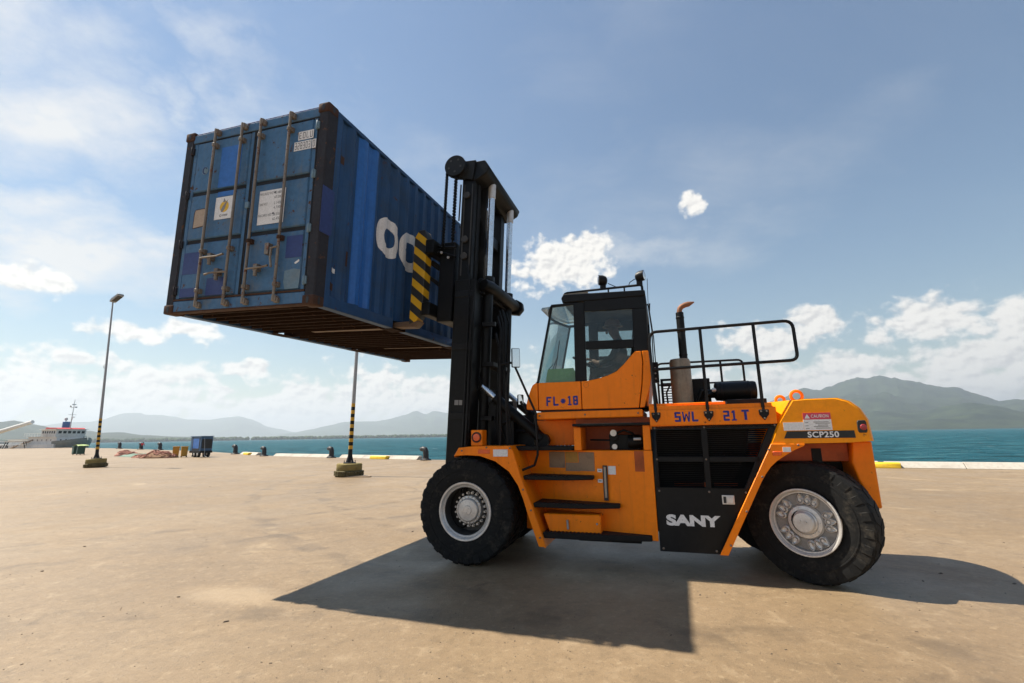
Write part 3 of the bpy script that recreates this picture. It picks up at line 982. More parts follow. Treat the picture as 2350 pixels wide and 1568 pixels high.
# lamp posts: striped foot on a drum of concrete with an old tyre round it
def lamp_post(loc, hgt, label, head_rz, lean=0.0):
    t = thing('lamp_post', label, 'lamp post', loc, 0, 'striped lamp posts on the quay')
    base = MB().lathe([(0.50, 0.0), (0.50, 0.24), (0.52, 0.26), (0.54, 0.27), (0.54, 0.52), (0.51, 0.55)], (0, 0, 0), 'z', 28, cap=True)
    base.build('concrete_base', 'olive', t, bev=0.01)
    ty = MB()
    prof = [(0.48, 0.02), (0.54, 0.0), (0.59, 0.04), (0.605, 0.13), (0.59, 0.22), (0.54, 0.26), (0.48, 0.245)]
    ty.lathe(prof, (0, 0, 0), 'z', 36)
    for k in range(24):
        a = 2 * math.pi * k / 24
        c, s = math.cos(a), math.sin(a)
        for zz in (0.05, 0.15):
            ty.add([(c * r_ - s * w_ * 0.055, s * r_ + c * w_ * 0.055, z_) for r_ in (0.585, 0.625) for w_ in (-1, 1) for z_ in (zz, zz + 0.08)],
                   [(0, 1, 3, 2), (4, 6, 7, 5), (0, 4, 5, 1), (2, 3, 7, 6), (0, 2, 6, 4), (1, 5, 7, 3)])
    ty.build('old_tyre', 'tyrepaint', t)
    cone = MB().lathe([(0.27, 0.55), (0.27, 0.58), (0.17, 0.60), (0.10, 0.86), (0.098, 0.9)], (0, 0, 0), 'z', 20, cap=True)
    cone.build('pole_foot', 'black', t)
    for k in range(4):
        a = k * math.pi / 2 + 0.6
        MB().lathe([(0.02, 0.55), (0.02, 0.68)], (0.235 * math.cos(a), 0.235 * math.sin(a), 0), 'z', 6, cap=True).build('anchor_bolt', 'rod', t)
    rad = lambda z: 0.098 - 0.055 * (z / hgt)
    z = 0.9
    step = 0.155
    z = 1.16
    MB().lathe([(rad(0.9), 0.9), (rad(z), z)], (0, 0, 0), 'z', 16).build('black_band', 'black', t)
    for k in range(13):
        nm = 'yellow_band' if k % 2 == 0 else 'black_band'
        MB().lathe([(rad(z) + 0.002, z), (rad(z + step) + 0.002, z + step)], (0, 0, 0), 'z', 16).build(nm, 'yellowpole' if k % 2 == 0 else 'black', t)
        z += step
    MB().lathe([(rad(z), z), (rad(hgt), hgt)], (0, 0, 0), 'z', 16, cap=True).build('pole', 'galv', t)
    br = MB().tube([(0, 0, hgt * 0.58), (-0.14, 0, hgt * 0.585), (-0.16, 0, hgt * 0.60)], 0.02, 6)
    br.tube([(0, 0, hgt * 0.60), (-0.12, 0, hgt * 0.605)], 0.018, 6)
    br.build('cable_bracket', 'galv', t)
    hd = MB()
    c, s = math.cos(head_rz), math.sin(head_rz)
    def hx(p):
        a, b_, z_ = p
        z2 = z_ + a * 0.38
        return Vector((c * a - s * b_, s * a + c * b_, hgt + 0.06 + z2))
    hd.xf = hx
    hd.prism([(-0.05, -0.05), (0.10, -0.07), (0.80, -0.05), (0.84, 0.0), (0.80, 0.12), (0.10, 0.15), (-0.05, 0.06)], 'y', -0.19, 0.19)
    h_ = hd.build('lamp_head', 'galv', t, bev=0.02)
    ln = MB(hx)
    ln.box(0.14, 0.76, -0.15, 0.15, -0.075, -0.055)
    ln.build('lens', 'darkglass', h_)
    fin = MB(hx)
    for k in range(6): fin.box(0.16 + k * 0.1, 0.18 + k * 0.1, -0.16, 0.16, 0.11, 0.16)
    fin.build('cooling_fins', 'galv', h_)
    t.rotation_euler = (0, lean, 0)
    return t


lamp_post((-27.5, 31.3, 0), 11.3, 'farther striped lamp post with flat head, left of the container', -0.35, -0.055)
lamp_post((-7.25, 21.0, 0), 11.3, 'nearer striped lamp post rising behind the container', -0.35, 0.012)
bd = MB().box(-0.55, 0.55, -0.1, 0.1, 0.0, 0.045)
o = bd.build('wooden_board', 'wood', bev=0.005)
o.location = (-6.65, 20.45, 0.0)
o.rotation_euler = (0, 0, -0.15)
tag(o, 'weathered board lying at the foot of the nearer lamp post', 'board')

# ------------------------------------------------------------------ the forklift
AC = 7.0                                        # the truck's centre line, metres across from the camera
truck = thing('container_forklift', 'large orange and black forklift holding the blue container', 'forklift', AW * AC, -TH)


def tx(p): return Vector((p[0], p[1] - AC, p[2]))


TILT = 0.047


def mx(p):
    """the mast leans back a little"""
    return Vector((p[0] + TILT * (p[2] - 1.2), p[1] - AC, p[2] - TILT * (p[0] + 3.0)))


def T(): return MB(tx)
def MM(): return MB(mx)


# ---- wheels
def tyre_mesh(r, w, lug_n=26, rim_r=0.36, relief=0.85):
    m = MB()
    h = w / 2
    prof = [(rim_r - 0.01, -h * 0.86), (rim_r + 0.03, -h * 0.97), (rim_r + 0.10, -h * 1.02), (r - 0.14, -h), (r - 0.055 * relief, -h * 0.93), (r - 0.026 * relief, -h * 0.82),
            (r - 0.018 * relief, -h * 0.3), (r - 0.018 * relief, h * 0.3), (r - 0.026 * relief, h * 0.82), (r - 0.055 * relief, h * 0.93), (r - 0.14, h), (rim_r + 0.10, h * 1.02), (rim_r + 0.03, h * 0.97), (rim_r - 0.01, h * 0.86)]
    m.lathe(prof, (0, 0, 0), 'y', 64)
    # rings moulded in the sidewall
    for s in (-1, 1):
        m.lathe([(r - 0.165, s * h * 0.99), (r - 0.16, s * (h + 0.006)), (r - 0.15, s * (h + 0.006)), (r - 0.145, s * h * 0.99)], (0, 0, 0), 'y', 64)
    for k in range(lug_n):
        for s in (-1, 1):
            a0 = 2 * math.pi * (k + (0.5 if s > 0 else 0)) / lug_n
            da = 2 * math.pi / lug_n * 0.30
            sk = 0.10
            def P(rr, y, a): return (rr * math.cos(a), y, rr * math.sin(a))
            sec = []
            for y, ra, rb, sh in ((s * h * 0.03, r - 0.03, r, 0.0), (s * h * 0.80, r - 0.04, r - 0.002, sk), (s * h * 0.955, r - 0.08, r - 0.030, sk * 1.15), (s * h * 0.985, r - 0.12, r - 0.085, sk * 1.15)):
                sec.append([P(ra, y, a0 - da + sh), P(ra, y, a0 + da + sh), P(rb, y * (1.0 if abs(y) < h * .9 else 1.025), a0 + da * 0.8 + sh), P(rb, y * (1.0 if abs(y) < h * .9 else 1.025), a0 - da * 0.8 + sh)])
            m.loft(sec)
    me = m.mesh('tyre', angle=30)
    me.materials.append(MAT['rubber'])
    return me


TYRE = tyre_mesh(0.68, 0.36, relief=0.7)
TYRE_R = tyre_mesh(0.655, 0.36, lug_n=22, relief=0.35)


def front_rim_mesh():
    m = MB()
    # outer flange rolls over and the well runs deep inside
    m.lathe([(0.34, 0.02), (0.365, -0.005), (0.375, -0.02), (0.37, -0.03), (0.35, -0.028), (0.335, -0.01), (0.325, 0.01), (0.318, 0.012), (0.312, 0.0), (0.304, 0.01)], (0, 0, 0), 'y', 56)
    a = m.mesh('rim')
    a.materials.append(MAT['rim'])
    n = MB()
    n.lathe([(0.306, 0.008), (0.30, 0.05), (0.295, 0.20), (0.285, 0.225), (0.21, 0.23), (0.205, 0.20), (0.0, 0.20)], (0, 0, 0), 'y', 48)
    b = n.mesh('rim_well')
    b.materials.append(MAT['rimdark'])
    h = MB()
    h.lathe([(0.185, 0.22), (0.185, 0.13), (0.178, 0.115), (0.15, 0.11), (0.148, 0.085), (0.135, 0.072), (0.06, 0.065), (0.055, 0.058), (0.0, 0.056)], (0, 0, 0), 'y', 40)
    for k in range(2):
        h.lathe([(0.012, 0.07), (0.012, 0.05)], (0.0, 0, -0.035 + 0.06 * k), 'y', 6, cap=True)
    c = h.mesh('hub')
    c.materials.append(MAT['rim'])
    d = MB()
    d.lathe([(0.015, -0.012), (0.015, 0.035)], (0, 0, 0), 'y', 6, cap=True)
    d.lathe([(0.021, 0.03), (0.021, 0.04)], (0, 0, 0), 'y', 8, cap=True)
    e = d.mesh('wheel_nut')
    e.materials.append(MAT['rim'])
    return a, b, c, e


FR, FWELL, FHUB, NUT = front_rim_mesh()


def front_wheel(a_out, side, dual):
    """side -1: facing the camera"""
    o = bpy.data.objects.new('wheel', None)
    C.objects.link(o)
    o.parent = truck
    o.location = tx((-2.61, a_out, 0.68))
    o.rotation_euler = (0, rnd.uniform(0, 1), 0 if side < 0 else math.pi)
    k = 1
    ty = place('tyre', TYRE, None, o, loc=(0, 0.19, 0))
    if dual:
        place('inner_tyre', TYRE, None, o, loc=(0, 0.60, 0))
    place('rim', FR, None, o, loc=(0, 0.035, 0))
    place('rim_well', FWELL, None, o, loc=(0, 0.035, 0))
    place('hub', FHUB, None, o, loc=(0, 0.035, 0))
    for i in range(20):
        a = 2 * math.pi * i / 20
        n = place('wheel_nut', NUT, None, o, loc=(0.213 * math.cos(a), 0.20, 0.213 * math.sin(a)))
    for i in range(20):
        a = 2 * math.pi * (i + .5) / 20
        n = place('hub_bolt', NUT, None, o, loc=(0.164 * math.cos(a), 0.145, 0.164 * math.sin(a)))
        n.scale = (0.8, 0.8, 0.8)
    return o


front_wheel(5.90, -1, True)
front_wheel(2 * AC - 5.90, 1, True)


def rear_rim_meshes():
    m = MB()
    m.lathe([(0.335, 0.03), (0.352, 0.0), (0.362, -0.018), (0.358, -0.03), (0.345, -0.03), (0.335, -0.015), (0.325, 0.0), (0.322, 0.012), (0.312, 0.012), (0.308, 0.028)], (0, 0, 0), 'y', 56)
    a = m.mesh('rim'); a.materials.append(MAT['rim'])
    m = MB()
    m.lathe([(0.185, 0.032), (0.175, 0.02), (0.17, 0.006), (0.135, 0.0), (0.13, 0.014), (0.0, 0.016)], (0, 0, 0), 'y', 48)
    b = m.mesh('wheel_disc'); b.materials.append(MAT['rim'])
    m = MB()
    m.lathe([(0.125, 0.016), (0.125, 0.0), (0.112, -0.012), (0.108, -0.045), (0.098, -0.056), (0.04, -0.060), (0.0, -0.060)], (0, 0, 0), 'y', 40)
    for s in (-1, 1): m.lathe([(0.01, -0.05), (0.01, -0.072)], (s * 0.03, 0, 0.01), 'y', 6, cap=True)
    c = m.mesh('hub'); c.materials.append(MAT['rim'])
    # teardrop pocket with a nut in it
    m = MB()
    pts = []
    for k in range(14):
        t = 2 * math.pi * k / 14
        r_ = 0.030
        z_ = 0.062 * math.sin(t)
        x_ = r_ * math.cos(t) * (1 - 0.35 * math.sin(t))
        pts.append((x_, z_))
    out = [[(x_ * f, y_, z_ * f) for x_, z_ in pts] for f, y_ in ((1.05, 0.03), (0.98, -0.008), (0.80, -0.016), (0.66, 0.006), (0.3, 0.012))]
    m.loft(out, cap=True)
    d = m.mesh('nut_pocket'); d.materials.append(MAT['rim'])
    m = MB()
    pd = [[(x_ * f, y_, z_ * f) for x_, z_ in pts] for f, y_ in ((0.80, 0.0), (0.5, 0.0))]
    m.loft(pd, cap=True)
    m = MB()
    m.lathe([(0.312, 0.024), (0.30, 0.04), (0.19, 0.04), (0.183, 0.03)], (0, 0, 0), 'y', 48)
    e = m.mesh('disc_recess'); e.materials.append(MAT['rimgrey'])
    return a, b, c, d, e


RR, RD, RH, RP, RS = rear_rim_meshes()


def rear_wheel(l, a, steer, side):
    o = bpy.data.objects.new('wheel', None)
    C.objects.link(o)
    o.parent = truck
    o.location = tx((l, a, 0.655))
    o.rotation_euler = (0, 0.2, -steer if side < 0 else math.pi - steer)
    o.rotation_mode = 'YXZ'
    o.rotation_euler = (0, 0.2, -steer if side < 0 else math.pi - steer)
    place('tyre', TYRE_R, None, o, loc=(0, 0.15, 0))
    place('rim', RR, None, o, loc=(0, -0.035, 0))
    place('wheel_disc', RD, None, o, loc=(0, -0.03, 0))
    place('hub', RH, None, o, loc=(0, -0.03, 0))
    place('disc_recess', RS, None, o, loc=(0, -0.03, 0))
    for g in range(5):
        for j in (-1, 0, 1):
            an = 2 * math.pi * g / 5 + j * 0.29
            q = place('nut_pocket', RP, None, o, loc=(0.247 * math.sin(an), -0.012, 0.247 * math.cos(an)))
            q.rotation_euler = (0, an, 0)
            q.scale = (1.25, 1.0, 0.92)
            n = place('wheel_nut', NUT, None, o, loc=(0.232 * math.sin(an), -0.022, 0.232 * math.cos(an)))
    for k in range(10):
        an = 2 * math.pi * k / 10 + 0.1
        n = place('hub_bolt', NUT, None, o, loc=(0.152 * math.sin(an), -0.03, 0.152 * math.cos(an)))
        n.scale = (0.45, 0.6, 0.45)
    return o


STEER = R(31)
rear_wheel(1.415, 6.23, STEER, -1)
rear_wheel(1.41, 2 * AC - 6.19, STEER, 1)

# ---- chassis
m = T()
m.box(-1.75, 0.6, 6.62, 7.38, 0.42, 1.30)
m.box(0.6, 2.0, 6.72, 7.28, 0.62, 1.45)
m.box(-2.9, -1.75, 6.70, 7.30, 0.45, 1.15)
m.build('chassis', 'grease', truck, bev=0.01)
T().lathe([(0.17, 6.3 - AC), (0.17, 7.7 - AC)], (-2.61, AC, 0.68), 'y', 20, cap=True).build('drive_axle', 'grease', truck)
T().lathe([(0.13, 6.25 - AC), (0.13, 7.75 - AC)], (1.41, AC, 0.66), 'y', 18, cap=True).build('steer_axle', 'grease', truck)
m = T()
m.tube([(0.6, 6.5, 0.5), (-0.2, 6.6, 0.46), (-1.4, 6.55, 0.5)], 0.05, 8)
m.box(-1.2, -0.4, 6.45, 6.62, 0.28, 0.42)
m.build('under_tank', 'grease', truck)

# angled side panel with the steps in front of it
PA = lambda l: 6.47 + (l + 1.80) * (6.10 - 6.47) / 1.62
m = T()
poly = [(-1.93, PA(-1.93)), (-0.18, PA(-0.18)), (-0.18, 6.18), (-0.25, 6.62), (-1.93, 6.62)]
m.prism(poly, 'z', 0.39, 1.445)
m.build('side_panel', 'orange', truck, bev=0.008)


def on_panel(l, z, off=0.004):
    return (l, PA(l) - off, z)


def panel_plate(name, l0, l1, z0, z1, mat, off=0.006, parent=None, label=None):
    m = T()
    q = []
    for d in (0.002, off):
        q += [on_panel(l0, z0, d), on_panel(l1, z0, d), on_panel(l1, z1, d), on_panel(l0, z1, d)]
    m.add(q, [(0, 1, 2, 3), (7, 6, 5, 4), (0, 4, 5, 1), (1, 5, 6, 2), (2, 6, 7, 3), (3, 7, 4, 0)])
    return m.build(name, mat, parent or truck, label=label)


def step(l0, l1, ztop, th, af, name='step', cut=0.35):
    m = T()
    back0, back1 = PA(l0) + 0.02, PA(l1) + 0.02
    poly = [(l0 + (0.0), back0), (l0, af), (l1 - cut, af), (l1, min(back1 - 0.03, af + 0.12)), (l1, back1)]
    m.prism(poly, 'z', ztop - th, ztop)
    o = m.build(name, 'tread', truck, bev=0.008)
    g = T()
    n = int((l1 - cut - l0) / 0.05)
    for k in range(n):
        x = l0 + 0.03 + k * 0.05
        g.box(x, x + 0.022, af + 0.01, af + 0.12, ztop - 0.002, ztop + 0.007)
    g.build('step_grip', 'tread', o)
    return o


step(-2.02, -1.16, 1.505, 0.055, 6.17, 'platform', 0.02)
step(-1.84, -0.93, 1.13, 0.05, 6.03, cut=0.30)
step(-1.69, -0.61, 0.80, 0.055, 6.00, cut=0.42)
step(-1.57, -0.25, 0.455, 0.07, 5.98, cut=0.55)
# tool box under the second step
m = T()
m.prism([(-1.58, 0.665), (-0.85, 0.67), (-0.85, 0.425), (-1.49, 0.415)], 'y', 6.07, 6.48)
tb = m.build('tool_box', 'orange', truck, bev=0.01)
T().prism([(-1.275, 0.60), (-1.252, 0.60), (-1.247, 0.49), (-1.270, 0.49)], 'y', 6.035, 6.07).build('handle', 'galv', tb, bev=0.004)
for zz in (0.60,): T().box(-0.905, -0.885, 6.05, 6.07, 0.555, 0.575).build('latch', 'galv', tb)
# level gauge and the stickers round it
g = panel_plate('level_gauge', -0.812, -0.755, 0.825, 1.255, 'ink', 0.03)
panel_plate('sight_glass', -0.797, -0.77, 0.86, 1.24, 'tan', 0.036, g)
panel_plate('white_sticker', -0.745, -0.645, 1.145, 1.25, 'white')
s1 = panel_plate('white_sticker', -0.885, -0.822, 1.17, 1.212, 'white')
s2 = panel_plate('white_sticker', -0.885, -0.822, 1.04, 1.082, 'white')
panel_plate('printed_lines', -0.872, -0.836, 1.186, 1.198, 'greyink', 0.009, s1)
panel_plate('printed_lines', -0.872, -0.836, 1.055, 1.067, 'greyink', 0.009, s2)
panel_plate('faded_sticker', -1.56, -1.33, 1.215, 1.425, 'brownsticker')
panel_plate('faded_sticker', -1.322, -1.145, 1.29, 1.425, 'yellowsticker')
panel_plate('faded_sticker', -1.322, -1.12, 1.175, 1.285, 'brownsticker')
panel_plate('faded_sticker', -1.135, -0.92, 1.18, 1.42, 'brownsticker', 0.008)

# front fender: outer plate and the sheet that wraps over the tyres
FO = [(-2.78, 1.39), (-2.71, 1.50), (-2.49, 1.52), (-1.98, 1.52), (-1.93, 1.45), (-1.82, 1.10), (-1.67, 0.73), (-1.52, 0.29)]
FI = [(-1.61, 0.29), (-1.73, 0.62), (-1.80, 0.84), (-1.87, 1.02), (-1.99, 1.19), (-2.18, 1.32), (-2.40, 1.39), (-2.60, 1.40)]
T().prism(FO + FI, 'y', 5.925, 5.95).build('front_fender', 'orange', truck, bev=0.006)
m = T()
th = 0.018
ring = lambda a: [(x, a, z) for x, z in FO] + [(x - (0.02 if i > 3 else 0), a, z - 0.02) for i, (x, z) in reversed(list(enumerate(FO)))]
m.loft([ring(5.952), ring(6.66)])
m.build('fender_sheet', 'orange', truck)
m = T()
m.loft([[(x, 2 * AC - a, z) for x, a, z in ring(5.952)], [(x, 2 * AC - a, z) for x, a, z in ring(6.66)]])
m.prism(FO + FI, 'y', 2 * AC - 5.95, 2 * AC - 5.925)
m.build('far_fender', 'orange', truck)
T().box(-2.205, -2.0, 5.917, 5.925, 1.382, 1.475).build('white_reflector', 'white', truck, bev=0.003)
T().prism([(-2.42, 1.475), (-2.25, 1.475), (-2.25, 1.42), (-2.42, 1.42)], 'y', 5.919, 5.925).build('side_marker', 'lens_orange', truck, bev=0.003)
m = T()
m.box(-2.575, -2.41, 6.04, 6.22, 1.521, 1.735)
ib = m.build('indicator_box', 'orange', truck, bev=0.008)
T().lathe([(0.072, 0.01), (0.072, -0.012), (0.06, -0.016), (0.055, -0.006)], (-2.49, 6.038, 1.635), 'y', 20).build('lamp_ring', 'ink', ib)
T().lathe([(0.056, 0.005), (0.05, -0.012), (0.0, -0.018)], (-2.49, 6.036, 1.635), 'y', 20).build('indicator_lens', 'lens_orange', ib)

# deck between fender and cab, bay under the cab with pump and valves
T().box(-2.72, -1.75, 6.30, 7.7, 1.46, 1.50).build('front_deck', 'grease', truck, bev=0.005)
T().prism([(-1.78, 1.86), (-1.66, 1.505), (-1.16, 1.505), (-1.16, 1.86)], 'y', 6.58, 7.45).build('cab_pedestal', 'orange', truck, bev=0.01)
T().box(-1.165, -1.07, 6.19, 6.60, 1.447, 1.745).build('bay_post', 'orange', truck, bev=0.006)
T().prism([(-0.275, 1.755), (-0.185, 1.755), (-0.185, 1.45), (-0.28, 1.45)], 'y', 6.12, 6.62).build('bay_post', 'orange', truck, bev=0.006)
T().box(-1.16, -0.18, 6.08, 6.62, 1.757, 1.79).build('bay_cover', 'tread', truck, bev=0.006)
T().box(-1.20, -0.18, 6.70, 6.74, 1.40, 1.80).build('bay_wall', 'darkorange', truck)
m = T()
m.box(-0.72, -0.34, 6.34, 6.60, 1.446, 1.64)
m.lathe([(0.06, 0), (0.06, 0.12)], (-0.66, 6.30, 1.62), 'y', 14, cap=True)
m.lathe([(0.085, -0.10), (0.095, 0.0), (0.07, 0.10)], (-0.38, 6.36, 1.55), 'x', 14, cap=True)
m.tube([(-0.62, 6.3, 1.66), (-0.52, 6.26, 1.70), (-0.42, 6.3, 1.66), (-0.36, 6.34, 1.58)], 0.016, 8)
m.tube([(-0.98, 6.4, 1.58), (-0.8, 6.36, 1.575), (-0.7, 6.36, 1.57)], 0.014, 8)
m.build('valve_block', 'grease', truck, bev=0.004)
T().lathe([(0.042, 0), (0.042, 0.10)], (-0.655, 6.26, 1.665), 'y', 14, cap=True).build('valve_cap', 'rim', truck)
T().lathe([(0.035, 0), (0.035, 0.08)], (-0.65, 6.28, 1.49), 'y', 14, cap=True).build('valve_cap', 'rim', truck)
T().lathe([(0.018, 0), (0.018, 0.09)], (-0.40, 6.23, 1.585), 'x', 10, cap=True).build('valve_cap', 'rim', truck)
# paint run from the bay
panel_plate('oil_run', -0.40, -0.285, 1.19, 1.44, 'darkorange', 0.004)

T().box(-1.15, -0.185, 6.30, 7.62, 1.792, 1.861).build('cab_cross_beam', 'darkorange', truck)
# ---- cab
CN, CF = 6.22, 7.62                              # near and far side of the cab
T().box(-1.66, -0.26, 6.18, 7.64, 1.862, 1.958).build('cab_beam', 'orange', truck, bev=0.01)
T().box(-1.62, -0.30, 6.26, 7.58, 1.955, 1.992).build('cab_mount', 'ink', truck)
T().box(-1.68, -0.20, 6.27, 7.57, 1.99, 2.06).build('cab_floor', 'seat', truck)
CP = [
    [(-1.81, 2.0), (-1.81, 2.08), (-1.785, 2.17), (-1.74, 2.29), (-1.715, 2.335), (-1.68, 2.358), (-1.646, 2.362), (-1.646, 1.99)],
    [(-1.634, 1.99), (-1.634, 2.362), (-1.046, 2.357), (-1.046, 1.985)],
    [(-1.034, 1.985), (-1.034, 2.357), (-0.96, 2.357), (-0.82, 2.378), (-0.68, 2.415), (-0.56, 2.465), (-0.46, 2.555), (-0.37, 2.652), (-0.31, 2.715), (-0.232, 2.715), (-0.222, 2.58), (-0.25, 2.30), (-0.305, 1.98)],
    [(-0.220, 2.715), (-0.14, 2.715), (-0.122, 2.40), (-0.15, 2.25), (-0.235, 1.985), (-0.293, 1.98), (-0.238, 2.30), (-0.210, 2.58)],
]
for k, poly in enumerate(CP):
    T().prism(poly, 'y', CN - 0.02, CN + 0.05).build('cab_panel', 'orange', truck, bev=0.006)
    T().prism(poly, 'y', CF - 0.05, CF + 0.02).build('cab_panel', 'orange', truck, bev=0.006)
T().prism([(-1.80, 2.0), (-1.80, 2.08), (-1.73, 2.29), (-1.68, 2.35), (-1.62, 2.35), (-1.62, 2.0)], 'y', CN + 0.05, CF - 0.05).build('cab_nose', 'orange', truck, bev=0.01)
T().prism([(-0.19, 2.0), (-0.13, 2.4), (-0.15, 2.70), (-0.19, 2.70), (-0.17, 2.4), (-0.23, 2.0)], 'y', CN + 0.05, CF - 0.05).build('cab_back', 'orange', truck)
T().box(-1.60, -0.25, CN + 0.052, CN + 0.07, 2.05, 2.34).build('inner_lining', 'seat', truck)


def frame_side(a0, a1, nm):
    m = T()
    m.prism([(-1.12, 2.362), (-1.10, 3.47), (-0.95, 3.46), (-0.965, 2.362)], 'y', a0, a1)               # B pillar
    m.prism([(-0.95, 3.325), (-0.95, 3.50), (-0.12, 3.46), (-0.12, 3.295)], 'y', a0, a1)                # top band
    m.prism([(-0.32, 2.715), (-0.31, 3.30), (-0.12, 3.30), (-0.14, 2.715)], 'y', a0, a1)                # rear pillar
    m.prism([(-0.955, 2.79), (-0.952, 2.905), (-0.315, 2.885), (-0.32, 2.77)], 'y', a0, a1)             # waist bar
    m.prism([(-1.665, 2.362), (-1.425, 3.46), (-1.40, 3.46), (-1.638, 2.362)], 'y', a0, a1)             # front post
    m.prism([(-1.43, 3.435), (-1.42, 3.475), (-1.09, 3.47), (-1.09, 3.44)], 'y', a0, a1)
    return m.build(nm, 'black', truck, bev=0.005)


frame_side(CN, CN + 0.045, 'door_frame')
frame_side(CF - 0.045, CF, 'far_door_frame')
# glass
LOW = [(-0.965, 2.79), (-0.34, 2.77), (-0.37, 2.66), (-0.46, 2.565), (-0.56, 2.475), (-0.68, 2.425), (-0.82, 2.388), (-0.965, 2.367)]
UPP = [(-0.952, 3.325), (-0.31, 3.30), (-0.318, 2.885), (-0.955, 2.905)]
QUA = [(-1.638, 2.365), (-1.405, 3.44), (-1.10, 3.44), (-1.12, 2.365)]
for poly, g in ((LOW, 'tint'), (UPP, 'tint'), (QUA, 'glass')):
    T().prism(poly, 'y', CN + 0.018, CN + 0.024).build('window_pane', g, truck)
    T().prism(poly, 'y', CF - 0.024, CF - 0.018).build('window_pane', 'glass', truck)
m = T()
pts = []
N = 9
rows = []
for zz, l in ((2.365, -1.655), (2.9, -1.538), (3.44, -1.42)):
    rows.append([(l - 0.16 * math.sin(math.pi * i / (N - 1)), CN + 0.03 + (CF - CN - 0.06) * i / (N - 1), zz) for i in range(N)])
m.loft(rows, cap=False, closed=False)
m.build('windscreen', 'glass', truck)
m = T()
m.tube([(l - 0.0 - 0.16 * math.sin(math.pi * i / 8), CN + 0.03 + (CF - CN - 0.06) * i / 8, 3.445) for i in range(9) for l in (-1.42,)], 0.022, 8)
m.tube([(-1.655 - 0.16 * math.sin(math.pi * i / 8), CN + 0.03 + (CF - CN - 0.06) * i / 8, 2.37) for i in range(9)], 0.02, 8)
m.build('windscreen_frame', 'black', truck)
# rear wall of the cab: posts and a pane
m = T()
m.box(-0.16, -0.125, CN + 0.045, CN + 0.14, 2.70, 3.46)
m.box(-0.16, -0.125, CF - 0.14, CF - 0.045, 2.70, 3.46)
m.box(-0.16, -0.125, CN + 0.14, CF - 0.14, 3.34, 3.46)
m.box(-0.16, -0.125, CN + 0.14, CF - 0.14, 2.68, 2.76)
m.build('rear_frame', 'black', truck, bev=0.004)
T().box(-0.147, -0.141, CN + 0.14, CF - 0.14, 2.76, 3.34).build('window_pane', 'tint', truck)
# roof with its brim
m = T()
m.prism([(-1.25, 3.475), (-1.27, 3.55), (-1.235, 3.60), (-0.125, 3.545), (-0.12, 3.462)], 'y', CN - 0.015, CF + 0.015)
rf = m.build('roof', 'black', truck, bev=0.012)
m = T()
m.prism([(-1.60, 3.445), (-1.58, 3.475), (-1.25, 3.49), (-1.25, 3.46)], 'y', CN + 0.12, CF - 0.12)
m.build('sun_visor', 'glass', truck)
m = T()
m.tube(rot_path([((-1.24, 6.36, 3.60), 0), ((-1.24, 6.36, 3.665), 0.04), ((-0.16, 6.36, 3.665), 0.04), ((-0.16, 6.36, 3.54), 0)]), 0.017, 8)
m.tube(rot_path([((-1.24, 7.48, 3.60), 0), ((-1.24, 7.48, 3.665), 0.04), ((-0.16, 7.48, 3.665), 0.04), ((-0.16, 7.48, 3.54), 0)]), 0.017, 8)
m.tube([(-1.24, 6.36, 3.655), (-1.24, 7.48, 3.655)], 0.017, 8)
for l in (-0.95, -0.62, -0.4): m.tube([(l, 6.36, 3.57), (l, 6.36, 3.66)], 0.012, 6)
m.build('roof_rack', 'black', rf)
m = T()
m.box(-1.26, -0.9, 6.30, 6.34, 3.60, 3.635)
m.build('light_bar', 'muffler', rf, bev=0.004)


def work_light(l, a, z, turn):
    def xf(p):
        c, s = math.cos(turn), math.sin(turn)
        return tx((l + c * p[0] - s * p[1], a + s * p[0] + c * p[1], z + p[2] - 0.12 * p[0]))
    m = MB(xf)
    m.lathe([(0.035, 0.06), (0.062, 0.045), (0.075, 0.0), (0.072, -0.06), (0.066, -0.062)], (0, 0, 0), 'x', 16, cap=True)
    o = m.build('work_light', 'black', rf)
    n = MB(xf)
    n.lathe([(0.066, -0.061), (0.05, -0.068), (0.0, -0.07)], (0, 0, 0), 'x', 16)
    n.build('lens', 'chrome', o)
    return o


work_light(-0.69, 6.36, 3.79, 0.3)
work_light(-0.18, 6.36, 3.79, 2.9)
m = T()
m.box(-0.73, -0.65, 6.34, 6.38, 3.66, 3.74)
m.box(-0.23, -0.15, 6.34, 6.38, 3.66, 3.74)
m.tube([(-0.62, 6.36, 3.74), (-0.52, 6.36, 3.68), (-0.45, 6.36, 3.665)], 0.006, 5)
m.tube([(-0.25, 6.36, 3.76), (-0.32, 6.36, 3.72), (-0.34, 6.36, 3.67)], 0.006, 5)
m.build('light_bracket', 'black', rf)
m = T()
m.tube([(-0.10, 6.40, 3.36), (-0.085, 6.40, 3.76)], 0.004, 5)
m.tube([(-0.12, 6.40, 3.38), (-0.08, 6.40, 3.40), (-0.09, 6.42, 3.30)], 0.012, 6)
m.build('antenna', 'black', truck)
m = T()
m.tube([(-0.10, 6.26, 3.36), (-0.075, 6.26, 3.0), (-0.085, 6.26, 2.6), (-0.10, 6.26, 2.1)], 0.008, 6)
m.tube([(-0.09, 6.30, 3.3), (-0.06, 6.30, 2.9), (-0.06, 6.3, 2.5)], 0.008, 6)
m.build('cable', 'black', truck)
